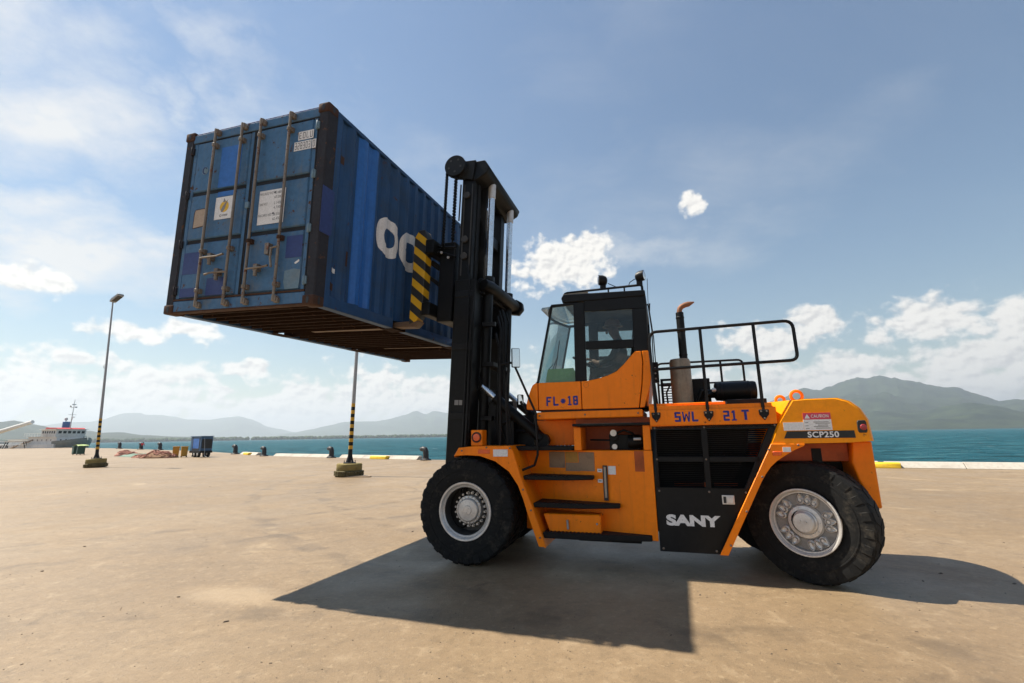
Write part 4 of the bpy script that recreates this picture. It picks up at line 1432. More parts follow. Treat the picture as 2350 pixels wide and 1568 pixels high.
# inside: seat, wheel, console, board at the windscreen, wipers
m = T()
m.box(-0.80, -0.35, 6.68, 7.16, 2.36, 2.50)
m.prism([(-0.46, 2.46), (-0.34, 2.46), (-0.26, 2.95), (-0.36, 2.97)], 'y', 6.70, 7.14)
m.prism([(-0.375, 2.99), (-0.285, 2.98), (-0.27, 3.16), (-0.35, 3.17)], 'y', 6.80, 7.04)
m.box(-0.66, -0.45, 6.78, 7.06, 2.06, 2.36)
m.build('seat', 'seat', truck, bev=0.03, seg=2)
m = T()
m.box(-1.30, -1.12, 6.62, 7.20, 2.06, 2.52)
m.tube([(-1.2, 6.91, 2.5), (-1.10, 6.91, 2.68)], 0.03, 8)
m.build('console', 'seat', truck, bev=0.02)
m = T()
cc = Vector((-1.08, 6.91, 2.70)); nn = Vector((0.5, 0, 0.86)).normalized(); uu = Vector((0, 1, 0)); ww = nn.cross(uu)
m.tube([cc + 0.2 * (math.cos(2 * math.pi * k / 20) * uu + math.sin(2 * math.pi * k / 20) * ww) for k in range(20)], 0.016, 6, closed=True)
for k in range(3):
    a = 2 * math.pi * k / 3
    m.tube([cc, cc + 0.2 * (math.cos(a) * uu + math.sin(a) * ww)], 0.012, 6)
m.build('steering_wheel', 'black', truck)
T().prism([(-1.585, 2.37), (-1.545, 2.575), (-1.175, 2.575), (-1.145, 2.50), (-1.145, 2.37)], 'y', 6.42, 6.44).build('green_board', 'green', truck)
m = T()
m.tube([(-1.50, 6.5, 2.56), (-1.42, 6.5, 2.75), (-1.375, 6.5, 3.0)], 0.008, 5)
m.tube([(-1.46, 6.52, 2.58), (-1.41, 6.52, 2.78)], 0.008, 5)
m.tube([(-1.55, 6.5, 2.58), (-1.48, 6.5, 2.66)], 0.006, 5)
m.build('wiper', 'ink', truck)
# steps' grab rail and mirrors
m = T()
m.tube(rot_path([((-2.16, 6.12, 2.64), 0), ((-1.97, 6.12, 2.66), 0.05), ((-1.66, 6.12, 1.95), 0.02), ((-1.645, 6.12, 1.40), 0.05), ((-1.70, 6.14, 1.26), 0.02), ((-1.93, 6.05, 1.17), 0)]), 0.016, 8)
m.tube([(-2.16, 6.12, 2.64), (-2.17, 6.12, 1.50)], 0.016, 8)
m.tube([(-2.16, 6.3, 2.6), (-2.06, 6.3, 1.5)], 0.014, 8)
m.tube([(-2.06, 6.1, 1.52), (-2.08, 6.1, 2.3), (-2.02, 6.1, 2.66)], 0.012, 6)
m.tube([(-1.80, 6.2, 1.95), (-1.88, 6.18, 2.12)], 0.012, 6)
m.build('grab_rail', 'black', truck)


def mirror(c, w, hgt, nm, yaw):
    def xf(p):
        a, b_ = math.cos(yaw), math.sin(yaw)
        return tx((c[0] + a * p[0] - b_ * p[1], c[1] + b_ * p[0] + a * p[1], c[2] + p[2]))
    m = MB(xf)
    m.box(-w / 2, w / 2, -0.012, 0.03, -hgt / 2, hgt / 2)
    o = m.build(nm, 'black', truck, bev=0.015, seg=2)
    n = MB(xf)
    n.box(-w / 2 + 0.01, w / 2 - 0.01, -0.016, -0.0125, -hgt / 2 + 0.01, hgt / 2 - 0.01)
    n.build('mirror_glass', 'mirror', o)


mirror((-1.885, 5.98, 2.70), 0.12, 0.27, 'mirror', 0.55)
mirror((-1.90, 6.22, 2.14), 0.09, 0.15, 'mirror', 0.55)
T().tube([(-2.0, 6.1, 2.66), (-1.93, 6.02, 2.64)], 0.012, 6).build('mirror_arm', 'black', truck)

# ---- engine deck
T().box(-0.18, 1.20, 6.10, 7.90, 1.70, 1.985).build('engine_deck', 'orange', truck, bev=0.008)
T().box(-0.18, 1.232, 6.075, 6.10, 1.742, 1.935).build('deck_side_board', 'orange', truck, bev=0.008)
T().box(-0.18, 0.71, 6.14, 7.84, 1.985, 2.018).build('hood', 'orange', truck, bev=0.006)
T().box(0.75, 1.19, 6.30, 7.72, 1.985, 2.05).build('hood_rear', 'black', truck, bev=0.006)
T().prism([(-0.21, 0.5), (0.40, 0.5), (0.88, 1.38), (0.95, 1.70), (-0.21, 1.70)], 'y', 6.22, 7.78).build('engine_housing', 'ink', truck)
block_letters('stencil_letters', 'SWL', 'blueink', truck, 0.115, 0.385, 1.785, 1.905, 6.0735 - AC, 0.34, 0.2, widths={'W': 1.3})
block_letters('stencil_letters', '21', 'blueink', truck, 0.665, 0.815, 1.785, 1.905, 6.0735 - AC, 0.34, 0.2)
block_letters('stencil_letters', 'T', 'blueink', truck, 0.865, 0.945, 1.79, 1.91, 6.0735 - AC, 0.36, 0.2)
block_letters('stencil_letters', 'FL', 'blueink', truck, -1.525, -1.355, 2.04, 2.165, CN - 0.0225 - AC, 0.32, 0.2, 0.3)
block_letters('stencil_letters', '18', 'blueink', truck, -1.235, -1.09, 2.04, 2.165, CN - 0.0225 - AC, 0.34, 0.2)
m = T()
for k in range(3):
    a = math.pi * k / 3
    dx, dz = 0.034 * math.cos(a), 0.034 * math.sin(a)
    px_, pz_ = -0.011 * math.sin(a), 0.011 * math.cos(a)
    yk = CN - 0.0235 - 0.0005 * k
    m.add([(-1.292 + sx * dx + tx_ * px_, yk, 2.10 + sx * dz + tx_ * pz_) for sx, tx_ in ((-1, -1), (1, -1), (1, 1), (-1, 1))], [(0, 1, 2, 3)])
m.build('stencil_asterisk', 'blueink', truck)
T().lathe([(0.033, 0.0), (0.036, -0.001)], (-0.97, CN - 0.0225, 2.305), 'y', 18).build('round_decal', 'darkorange', truck)
# railing
m = T()
a = 6.085
m.tube(rot_path([((-0.10, a, 1.87), 0), ((-0.115, a, 2.78), 0.0), ((-0.10, a, 2.93), 0.09), ((1.52, a, 2.94), 0.10), ((1.525, a, 2.465), 0.08), ((-0.10, a, 2.445), 0)]), 0.019, 10)
for l in (0.50, 1.10): m.tube([(l, a, 1.87), (l, a, 2.935)], 0.019, 10)
rl = m.build('railing', 'black', truck)
for l in (-0.10, 0.505, 1.10):
    n = T()
    n.prism([(l - 0.055, 1.905), (l + 0.055, 1.905), (l + 0.05, 1.85), (l, 1.78), (l - 0.05, 1.85)], 'y', 6.055, 6.074)
    n.build('railing_foot', 'black', rl, bev=0.006)
    for q in ((-0.03, 1.885), (0.03, 1.885), (0, 1.805)):
        T().lathe([(0.011, 0), (0.009, -0.012)], (l + q[0], 6.055, q[1]), 'y', 6, cap=True).build('bolt', 'rod', rl)
m = T()
a = 7.90
m.tube(rot_path([((-0.06, a, 2.0), 0), ((-0.06, a, 2.77), 0.08), ((1.22, a, 2.76), 0.08), ((1.22, a, 2.0), 0)]), 0.017, 8)
m.tube([(0.9, a, 2.0), (0.9, a, 2.76)], 0.017, 8)
m.tube([(-0.06, a, 2.42), (1.22, a, 2.42)], 0.014, 8)
m.build('far_railing', 'black', truck)
# exhaust
m = T()
m.lathe([(0.12, 2.015), (0.135, 2.03), (0.135, 2.60), (0.12, 2.632), (0.05, 2.635)], (0.25, 6.62, 0), 'z', 28)
m.build('muffler', 'muffler', truck)
m = T()
m.lathe([(0.052, 2.62), (0.052, 3.285), (0.046, 3.287)], (0.305, 6.62, 0), 'z', 20)
for zz in (2.68, 3.0, 3.2): m.lathe([(0.053, zz), (0.056, zz + 0.005), (0.056, zz + 0.02), (0.053, zz + 0.025)], (0.305, 6.62, 0), 'z', 20)
m.build('exhaust_stack', 'black', truck)
m = T()
pp = [(0.305, 6.62, 3.25), (0.305, 6.62, 3.31), (0.315, 6.62, 3.345), (0.34, 6.62, 3.37), (0.38, 6.62, 3.388), (0.43, 6.62, 3.398), (0.505, 6.62, 3.418)]
m.tube(pp, [0.036] * 6 + [0.008], 14)
m.build('exhaust_tip', 'copper', truck)
# air cleaner drum, engine and small stuff behind the cab
m = T()
m.lathe([(0.0, 0.66), (0.10, 0.66), (0.122, 0.675), (0.122, 1.13), (0.112, 1.155), (0.0, 1.16)], (0, 6.72, 2.185), 'x', 28)
for l in (0.72, 1.05): m.lathe([(0.123, l), (0.127, l + 0.004), (0.127, l + 0.03), (0.123, l + 0.034)], (0, 6.72, 2.185), 'x', 28)
m.build('air_cleaner', 'black', truck)
m = T()
m.box(0.36, 0.62, 6.8, 7.3, 2.0, 2.38)
m.lathe([(0.06, 0.56), (0.06, 0.68)], (0, 6.72, 2.16), 'x', 14, cap=True)
m.tube([(0.42, 6.7, 2.02), (0.5, 6.66, 2.2), (0.6, 6.7, 2.18)], 0.03, 8)
m.tube([(0.5, 6.6, 2.03), (0.54, 6.58, 2.14), (0.64, 6.66, 2.16)], 0.02, 8)
m.build('engine_top', 'grease', truck, bev=0.01)
m = T()
m.lathe([(0.024, 0.62), (0.03, 0.65), (0.02, 0.67)], (0, 6.62, 2.20), 'x', 10, cap=True)
m.build('clamp', 'rim', truck)
m = T()
m.box(-0.115, -0.03, 6.36, 6.46, 2.31, 2.58)
m.tube([(-0.10, 6.4, 2.31), (-0.08, 6.4, 2.0)], 0.02, 8)
m.build('fuse_box', 'black', truck, bev=0.008)
m = T()
for k in range(3): m.lathe([(0.012, 0), (0.012, -0.004)], (-0.072, 6.359, 2.36 + 0.07 * k), 'y', 8, cap=True)
m.build('box_lamp', 'greyink', truck)
m = T()
m.box(-0.02, 0.015, 6.9, 6.94, 2.0, 2.40); m.box(0.12, 0.15, 6.9, 6.94, 2.0, 2.40); m.box(-0.02, 0.15, 6.9, 6.94, 2.38, 2.41)
for k in range(9): m.box(0.015, 0.12, 6.905, 6.935, 2.05 + 0.036 * k, 2.062 + 0.036 * k)
m.tube([(0.06, 6.8, 2.02), (0.05, 6.78, 2.2), (0.1, 6.8, 2.3)], 0.014, 6)
m.build('cooler_guard', 'black', truck)

# ---- black grille panel on the side
GP = [(-0.17, 1.738), (1.275, 1.755), (1.14, 1.52), (0.50, 0.285), (-0.16, 0.285)]
WIN = [[(-0.12, 1.69), (0.40, 1.69), (0.40, 1.37), (-0.125, 1.37)], [(0.475, 1.69), (1.13, 1.70), (0.97, 1.37), (0.465, 1.37)],
       [(-0.12, 1.31), (0.40, 1.31), (0.385, 1.01), (-0.12, 1.01)], [(0.465, 1.32), (0.95, 1.32), (0.81, 1.02), (0.455, 1.02)]]
m = T()
# plate made of strips round the four openings
m.prism([(-0.17, 0.285), (0.50, 0.285), (0.875, 1.01), (-0.165, 1.01)], 'y', 6.10, 6.13)
m.prism([(-0.17, 1.69), (-0.17, 1.738), (1.275, 1.755), (1.24, 1.69)], 'y', 6.10, 6.13)
m.prism([(-0.165, 1.01), (-0.17, 1.69), (-0.12, 1.69), (-0.122, 1.01)], 'y', 6.10, 6.13)
m.prism([(0.40, 1.01), (0.40, 1.69), (0.47, 1.69), (0.46, 1.01)], 'y', 6.10, 6.13)
m.prism([(-0.122, 1.31), (-0.122, 1.37), (0.40, 1.37), (0.40, 1.31)], 'y', 6.10, 6.13)
m.prism([(0.465, 1.31), (0.465, 1.37), (1.03, 1.37), (1.0, 1.31)], 'y', 6.10, 6.13)
m.prism([(0.81, 1.01), (1.13, 1.69), (1.24, 1.69), (1.14, 1.52), (0.875, 1.01)], 'y', 6.10, 6.13)
gp = m.build('grille_panel', 'black', truck, bev=0.004)
for w in WIN:
    x0, x1 = min(p[0] for p in w), max(p[0] for p in w)
    z0, z1 = min(p[1] for p in w), max(p[1] for p in w)
    g = T()
    n = 14
    for k in range(n):
        z = z0 + (z1 - z0) * (k + 0.5) / n
        t = (z - z0) / (z1 - z0)
        xr = (w[2][0] + (w[1][0] - w[2][0]) * t)
        g.add([(x0, 6.118, z - 0.006), (xr, 6.118, z - 0.006), (xr, 6.14, z + 0.010), (x0, 6.14, z + 0.010)], [(0, 1, 2, 3)])
    g.build('grille_louvres', 'grease', gp)
T().box(0.05, 0.42, 6.17, 6.20, 1.02, 1.07).build('inner_rail', 'darkorange', gp)
T().box(0.50, 0.75, 6.17, 6.20, 1.02, 1.07).build('inner_rail', 'darkorange', gp)
m = T()
m.box(0.56, 0.692, 6.088, 6.10, 0.835, 0.937)
lt = m.build('latch', 'rim', gp, bev=0.004)
T().box(0.575, 0.603, 6.084, 6.0885, 0.85, 0.922).build('latch_slot', 'ink', lt)
T().box(0.607, 0.680, 6.080, 6.0885, 0.85, 0.922).build('latch_pad', 'rim', lt, bev=0.006)
lettering('letters', 'SANY', 'white', gp, -0.075, 0.525, 0.578, 0.705, 6.0965 - AC, 0.055, 0.98)

# ---- counterweight
def cw_section(a, dl_front, lr, dz):
    p = [(1.26 + dl_front, 1.765), (1.41 + dl_front, 2.005 - dz), (1.55, 2.013 - dz), (lr - 0.27, 2.013 - dz), (lr - 0.16, 1.975 - dz), (lr - 0.07, 1.89 - dz * 0.7),
         (lr - 0.018, 1.77), (lr, 1.535), (1.9, 1.522), (1.14 + dl_front * 0.4, 1.512)]
    return [(x, a, z) for x, z in p]


m = T()
secs = [(6.06, 0.0, 2.095, 0.012), (6.075, -0.005, 2.12, 0.0), (6.14, -0.035, 2.155, 0.0), (6.30, -0.115, 2.205, 0.0), (6.42, -0.19, 2.24, 0.0), (6.6, -0.19, 2.30, -0.01),
        (6.8, -0.19, 2.36, -0.02), (7.0, -0.19, 2.41, -0.03), (7.2, -0.19, 2.44, -0.03), (7.4, -0.19, 2.44, -0.02), (7.6, -0.19, 2.39, 0.0), (7.75, -0.115, 2.31, 0.0), (7.88, -0.035, 2.17, 0.0), (7.94, 0.0, 2.02, 0.012)]
m.loft([cw_section(*q) for q in secs])
cw = m.build('counterweight', 'amber', truck, bev=0.0, angle=28)
# lower rear wall behind the wheels
m = T()
wall = [(2.21, 1.525), (2.02, 1.525), (1.99, 1.30), (2.03, 1.10), (2.15, 0.80), (2.21, 0.80)]
m.prism(wall, 'y', 6.36, 7.64)
m.build('rear_wall', 'orange', truck, bev=0.012)
m = T()
m.box(0.95, 2.0, 6.45, 7.55, 1.30, 1.515)
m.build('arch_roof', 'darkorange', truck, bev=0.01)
T().box(1.62, 1.72, 6.44, 6.5, 1.0, 1.45).build('arch_bracket', 'grease', truck)
# rear fender strip
RO = [(1.13, 1.517), (1.47, 1.513), (1.46, 1.49), (1.36, 1.445), (1.26, 1.385), (1.17, 1.325), (1.10, 1.26), (1.04, 1.18), (0.99, 1.10), (0.565, 0.29), (0.478, 0.29)]
T().prism(RO, 'y', 6.045, 6.07).build('rear_fender', 'orange', truck, bev=0.005)
m = T()
inn = RO[1:10]
m.loft([[(x, a, z) for x, z in inn] + [(x - 0.02, a, z + 0.012) for x, z in reversed(inn)] for a in (6.072, 6.50)])
m.build('rear_fender_sheet', 'orange', truck)
T().box(1.24, 1.32, 6.038, 6.046, 1.425, 1.478).build('white_sticker', 'white', truck)
T().prism([(1.135, 1.43), (1.23, 1.43), (1.22, 1.385), (1.13, 1.385)], 'y', 6.036, 6.046).build('side_marker', 'lens_orange', truck, bev=0.004)
# decals on the counterweight
T().prism([(1.31, 1.652), (1.96, 1.652), (1.965, 1.573), (1.272, 1.573)], 'y', 6.054, 6.062).build('name_plate', 'ink', cw)
lettering('letters', 'SCP250', 'white', cw, 1.508, 1.812, 1.580, 1.646, 6.052 - AC, 0.03, 1.08)
T().box(1.28, 1.482, 6.055, 6.062, 1.66, 1.752).build('white_sticker', 'white', cw)
ws = T().box(1.485, 1.757, 6.053, 6.062, 1.66, 1.778).build('warning_sticker', 'white', cw)
rs = T().box(1.488, 1.757, 6.053, 6.062, 1.7785, 1.852).build('warning_header', 'red', cw)
lettering('letters', 'CAUTION', 'white', cw, 1.565, 1.735, 1.798, 1.832, 6.0515 - AC, 0.01, 1.0)
T().add([(1.50, 6.0515, 1.79), (1.555, 6.0515, 1.79), (1.5275, 6.0515, 1.84)], [(0, 1, 2)]).build('warning_triangle', 'white', cw)
for zz, x0, x1 in ((1.75, 1.58, 1.73), (1.735, 1.60, 1.74), (1.715, 1.62, 1.72), (1.70, 1.58, 1.72), (1.682, 1.60, 1.74), (1.745, 1.50, 1.53), (1.71, 1.50, 1.53), (1.68, 1.50, 1.535)):
    T().box(x0, x1, 6.0515, 6.0530, zz - 0.0035, zz + 0.0035).build('printed_line', 'greyink', cw)
# lifting eyes
for (l, a, z, r_) in ((1.385, 6.55, 2.035, 0.047), (1.52, 6.34, 2.065, 0.06)):
    m = T()
    m.tube([(l + r_ * math.cos(2 * math.pi * k / 20), a, z + r_ * math.sin(2 * math.pi * k / 20)) for k in range(20)], 0.018, 8, closed=True)
    m.build('lifting_eye', 'orange', cw)
# tail lamp in its pocket at the corner
def tlx(p): return tx(p)
m = MB(tlx)
m.prism([(2.005, 1.625), (2.075, 1.625), (2.085, 1.65), (2.085, 1.735), (2.075, 1.76), (2.005, 1.76), (1.995, 1.735), (1.995, 1.65)], 'y', 6.052, 6.12)
tl2 = m.build('tail_lamp', 'ink', cw, bev=0.006)
m = T()
m.lathe([(0.034, 0.0), (0.028, -0.006), (0.0, -0.009)], (2.05, 6.053, 1.685), 'y', 18)
m.build('tail_lens', 'lens_red', tl2)

# ---- mast
m = MM()
m.box(-3.0, -2.66, 6.10, 6.42, 0.45, 3.98)
m.build('outer_mast_rail', 'grease', truck, bev=0.012)
MM().box(-3.0, -2.66, 7.36, 7.68, 0.45, 3.98).build('outer_mast_rail', 'grease', truck, bev=0.012)
m = MM()
m.box(-2.97, -2.76, 6.12, 6.24, 1.0, 5.92); m.box(-2.99, -2.74, 6.24, 6.36, 1.0, 5.86)
m.build('inner_mast_rail', 'grease', truck, bev=0.01)
m = MM()
m.box(-2.97, -2.78, 7.50, 7.62, 1.0, 5.90); m.box(-2.99, -2.76, 7.38, 7.50, 1.0, 5.86)
m.build('inner_mast_rail', 'grease', truck, bev=0.01)
MM().box(-2.80, -2.67, 6.43, 6.46, 4.0, 5.62).build('hose_guide', 'grease', truck)
# top beam with the pads the lift rods push against
m = MM()
m.prism([(-2.96, 5.66), (-2.96, 5.90), (-2.72, 5.93), (-2.60, 5.93), (-2.52, 5.80), (-2.56, 5.70), (-2.74, 5.60)], 'y', 6.11, 7.72)
m.build('mast_top_beam', 'grease', truck, bev=0.015)
m = MM()
m.box(-2.96, -2.80, 6.40, 7.38, 4.9, 5.1); m.box(-2.96, -2.82, 6.40, 7.40, 3.3, 3.5)
m.build('mast_cross_member', 'grease', truck, bev=0.01)
m = MM()
m.tube([(-2.60, 6.26, 3.93), (-2.55, 6.42, 3.93), (-2.53, 7.60, 3.93)], [0.09, 0.1, 0.1], 16)
m.box(-2.70, -2.60, 6.30, 7.60, 3.80, 4.05)
m.prism([(-2.62, 3.80), (-2.46, 3.78), (-2.38, 3.88), (-2.40, 4.0), (-2.50, 4.06), (-2.62, 4.05)], 'y', 7.60, 7.72)
m.build('outer_mast_tie', 'grease', truck, bev=0.01)
m = MM()
m.box(-2.90, -2.64, 6.40, 7.40, 0.5, 0.72); m.box(-2.80, -2.68, 6.40, 7.40, 2.2, 2.4)
m.build('mast_foot_beam', 'grease', truck, bev=0.01)
for a in (6.50, 7.44):
    cyl = MM().lathe([(0.085, 0.7), (0.085, 3.98), (0.095, 3.99), (0.095, 4.12), (0.06, 4.13)], (-2.615, a, 0), 'z', 22, cap=True).build('lift_cylinder', 'grease', truck)
    MM().lathe([(0.052, 4.12), (0.052, 5.46)], (-2.615, a, 0), 'z', 22, cap=True).build('lift_rod', 'chrome', truck)
    MM().lathe([(0.050, 5.46), (0.062, 5.47), (0.062, 5.70)], (-2.615, a, 0), 'z', 20, cap=True).build('rod_end', 'rim', truck)
# chain wheels at the top and the chains down to the carriage
for s, a in ((1, 6.02), (-1, 7.78)):
    m = MM()
    m.lathe([(0.05, -0.05), (0.172, -0.05), (0.178, -0.035), (0.148, -0.02), (0.148, 0.02), (0.178, 0.035), (0.172, 0.05), (0.05, 0.05)], (-3.05, a, 5.82), 'y', 30, cap=True)
    sw = m.build('chain_wheel', 'grease', truck)
    for k in range(5):
        an = 2 * math.pi * k / 5 + 1.0
        MM().lathe([(0.017, -0.052), (0.017, -0.056)], (-3.05 + 0.105 * math.cos(an), a, 5.82 + 0.105 * math.sin(an)), 'y', 10, cap=True).build('spoke_hole', 'rimdark', sw)
    MM().prism([(-3.10, 5.66), (-2.78, 5.60), (-2.74, 5.93), (-2.98, 5.94), (-3.10, 5.86)], 'y', a + s * 0.055, a + s * 0.10).build('chain_wheel_bracket', 'grease', truck, bev=0.008)
    m = MM()
    z = 5.80
    k = 0
    while z > 4.55:
        hw = 0.024 if k % 2 else 0.015
        m.box(-3.205, -3.19, a - 0.034, a + 0.034, z - 0.045, z)
        m.lathe([(0.013, -0.036), (0.013, 0.036)], (-3.1975, a, z), 'y', 6, cap=True)
        z -= 0.05
        k += 1
    m.build('lift_chain', 'grease', truck)
    m = MM()
    z = 5.78
    while z > 4.6:
        m.box(-3.055, -3.02, a - 0.03, a + 0.03, z - 0.032, z)
        z -= 0.05
    m.tube([(-3.04, a, 5.8), (-3.04, a, 4.55)], 0.014, 6)
    m.build('lift_chain', 'grease', truck)
    m = MM()
    m.tube([(-2.945, a, 5.5), (-2.95, a, 4.9)], 0.012, 6)
    m.build('hose', 'black', truck)
# carriage plates, arms and forks
def kx(p):
    q = mx(p)
    return Vector((q[0], q[1], q[2] + 0.0374 * (p[1] - 6.05)))
def K(): return MB(kx)
m = K()
m.box(-3.30, -3.05, 6.14, 6.40, 3.35, 4.62)
m.build('carriage_plate', 'grease', truck, bev=0.012)
K().box(-3.30, -3.05, 7.40, 7.66, 3.35, 4.62).build('carriage_plate', 'grease', truck, bev=0.012)
m = K()
m.box(-3.46, -3.32, 5.94, 8.20, 4.40, 4.62); m.box(-3.46, -3.32, 5.94, 8.20, 3.42, 3.62)
m.build('fork_bar', 'grease', truck, bev=0.012)
m = K()
m.prism([(-3.50, 4.30), (-3.44, 4.36), (-3.06, 4.08), (-3.06, 3.98)], 'y', 6.16, 6.26)
m.prism([(-3.50, 4.06), (-3.46, 4.10), (-3.06, 3.80), (-3.06, 3.72)], 'y', 6.16, 6.26)
m.tube([(-3.48, 6.12, 4.50), (-3.2, 6.10, 4.42), (-3.0, 6.08, 4.34)], 0.022, 8)
m.tube([(-3.48, 6.12, 4.58), (-3.2, 6.10, 4.52), (-3.0, 6.08, 4.50)], 0.018, 8)
m.build('carriage_arm', 'grease', truck, bev=0.006)
for k, (l, z) in enumerate([(-3.38, 4.49), (-3.24, 4.43), (-3.12, 4.34)]):
    K().lathe([(0.022, 0), (0.016, -0.02)], (l, 6.07, z), 'y', 8, cap=True).build('fitting', 'rim', truck)
for a0 in (5.97, 8.02):
    m = K()
    m.prism([(-3.67, 3.30), (-3.67, 4.68), (-3.60, 4.80), (-3.50, 4.80), (-3.46, 4.70), (-3.46, 3.50), (-3.55, 3.34)], 'y', a0, a0 + 0.20)
    fk = m.build('fork_shank', 'hazard', truck, bev=0.01, label='yellow and black striped fork upright' if a0 < 7 else None)
    m = K()
    m.prism([(-3.50, 3.345), (-3.58, 3.255), (-5.55, 3.265), (-5.60, 3.28), (-5.55, 3.30), (-3.67, 3.345)], 'y', a0 + 0.01, a0 + 0.19)
    m.build('fork_blade', 'forksteel', truck, bev=0.006)
# tilt cylinders
for a in (6.44, 7.56):
    m = T()
    m.tube([(-2.36, a, 2.20), (-1.66, a, 1.60)], 0.075, 16)
    m.lathe([(0.09, -0.05), (0.09, 0.05)], (-1.64, a, 1.58), 'y', 14, cap=True)
    m.build('tilt_cylinder', 'grease', truck)
    T().tube([(-2.60, a, 2.41), (-2.33, a, 2.175)], 0.042, 14).build('tilt_rod', 'chrome', truck)
    T().prism([(-2.75, 2.60), (-2.60, 2.55), (-2.54, 2.42), (-2.60, 2.30), (-2.75, 2.25)], 'y', a - 0.08, a + 0.08).build('tilt_bracket', 'grease', truck, bev=0.01)
# hoses behind the mast
m = MM()
for k, (l, a, z0, z1) in enumerate([(-2.33, 6.36, 1.55, 3.45), (-2.37, 6.42, 1.55, 3.2), (-2.46, 6.9, 1.5, 3.7), (-2.47, 7.0, 1.5, 3.7), (-2.46, 7.12, 1.5, 3.7), (-2.40, 6.62, 1.5, 3.6)]):
    m.tube([(l + 0.03, a, z0), (l, a, z0 + 0.4), (l + 0.015 * (k % 3), a, (z0 + z1) / 2), (l, a, z1 - 0.2), (l - 0.06, a, z1)], 0.019, 8)
m.box(-2.62, -2.42, 6.34, 6.40, 3.30, 3.36)
m.box(-2.62, -2.44, 6.4, 7.2, 2.70, 2.76); m.box(-2.62, -2.44, 6.4, 7.2, 1.9, 1.96)
m.build('hydraulic_hoses', 'black', truck)
m = T()
m.tube([(-2.2, 6.5, 1.52), (-2.3, 6.45, 1.8), (-2.0, 6.5, 1.95), (-1.8, 6.6, 1.6)], 0.022, 8)
m.tube([(-2.4, 6.55, 1.52), (-2.25, 6.6, 1.75), (-1.95, 6.62, 1.70), (-1.75, 6.6, 1.7)], 0.02, 8)
m.box(-2.5, -1.85, 6.7, 7.3, 1.5, 1.95)
m.box(-2.45, -2.1, 6.5, 6.68, 1.5, 2.15)
m.build('deck_hoses', 'black', truck)
m = MM()
m.box(-2.90, -2.84, 6.093, 6.10, 2.10, 2.17)
m.box(-2.83, -2.78, 6.093, 6.10, 2.10, 2.17)
m.build('mast_label', 'greyink', truck)

for a0, l0 in ((6.113, -2.93), (6.113, -2.80)):
    MM().box(l0, l0 + 0.018, a0, a0 + 0.01, 4.05, 5.55).build('worn_rail_edge', 'rimdark', truck)
for zz in (4.35, 4.62, 5.35):
    MM().lathe([(0.05, -0.03), (0.055, -0.02), (0.055, 0.0)], (-2.87, 6.10, zz), 'y', 16, cap=True).build('mast_roller', 'rimdark', truck)
for zz in (0.95, 1.9, 2.9, 3.7):
    MM().box(-2.99, -2.67, 6.085, 6.10, zz, zz + 0.10).build('mast_clamp', 'black', truck, bev=0.006)
m = MM()
m.tube([(-2.70, 6.085, 0.9), (-2.69, 6.08, 2.0), (-2.70, 6.085, 3.2), (-2.66, 6.09, 3.9)], 0.017, 8)
m.tube([(-2.74, 6.085, 0.9), (-2.74, 6.08, 2.2), (-2.75, 6.085, 3.9), (-2.80, 6.09, 4.2)], 0.014, 8)
m.build('mast_side_hoses', 'black', truck)
BOLT = MB().lathe([(0.013, 0.0), (0.013, -0.008), (0.010, -0.011)], (0, 0, 0), 'y', 6, cap=True).mesh('bolt')
BOLT.materials.append(MAT['rod'])
for l, a, z in [(-2.66, 5.925, 1.46), (-2.30, 5.925, 1.50), (-1.97, 5.925, 1.49), (-1.80, 5.925, 0.97), (-1.70, 5.925, 0.72), (-1.59, 5.925, 0.40),
                (0.60, 6.045, 0.40), (0.80, 6.045, 0.77), (1.0, 6.045, 1.15), (1.10, 6.045, 1.45), (1.40, 6.045, 1.50),
                (-0.13, 6.10, 1.714), (0.44, 6.10, 1.715), (1.20, 6.10, 1.725), (-0.13, 6.10, 1.34), (0.43, 6.10, 1.34), (-0.13, 6.10, 0.97), (0.43, 6.10, 0.97), (0.82, 6.10, 0.97), (-0.13, 6.10, 0.32), (0.45, 6.10, 0.32),
                (-1.62, 6.18, 1.91), (-1.0, 6.18, 1.91), (-0.32, 6.18, 1.91)]:
    place('bolt', BOLT, None, truck, loc=tx((l, a - 0.001, z)))

# ---- the driver
dr = thing('person', 'driver in orange hard hat seated inside the forklift cab', 'person', AW * AC, -TH)
J = [((-0.52, 6.92, 2.58), (0.17, 0.13)), ((-0.52, 6.92, 2.76), (0.16, 0.12)), ((-0.54, 6.92, 2.93), (0.18, 0.11)), ((-0.56, 6.92, 3.01), (0.07, 0.065)), ((-0.60, 6.92, 3.08), (0.062, 0.06)),
     ((-0.64, 6.92, 3.16), (0.08, 0.092)), ((-0.64, 6.92, 3.24), (0.072, 0.08)),
     ((-0.55, 6.72, 2.93), 0.062), ((-0.66, 6.66, 2.72), 0.05), ((-0.86, 6.74, 2.66), 0.042), ((-0.96, 6.78, 2.72), 0.035),
     ((-0.55, 7.12, 2.93), 0.062), ((-0.66, 7.18, 2.72), 0.05), ((-0.86, 7.10, 2.66), 0.042), ((-0.96, 7.06, 2.72), 0.035),
     ((-0.66, 6.82, 2.56), 0.085), ((-0.95, 6.80, 2.55), 0.066), ((-0.98, 6.80, 2.30), 0.052), ((-1.0, 6.80, 2.12), 0.045), ((-1.10, 6.80, 2.09), 0.035),
     ((-0.66, 7.02, 2.56), 0.085), ((-0.95, 7.04, 2.55), 0.066), ((-0.98, 7.04, 2.30), 0.052), ((-1.0, 7.04, 2.12), 0.045), ((-1.10, 7.04, 2.09), 0.035)]
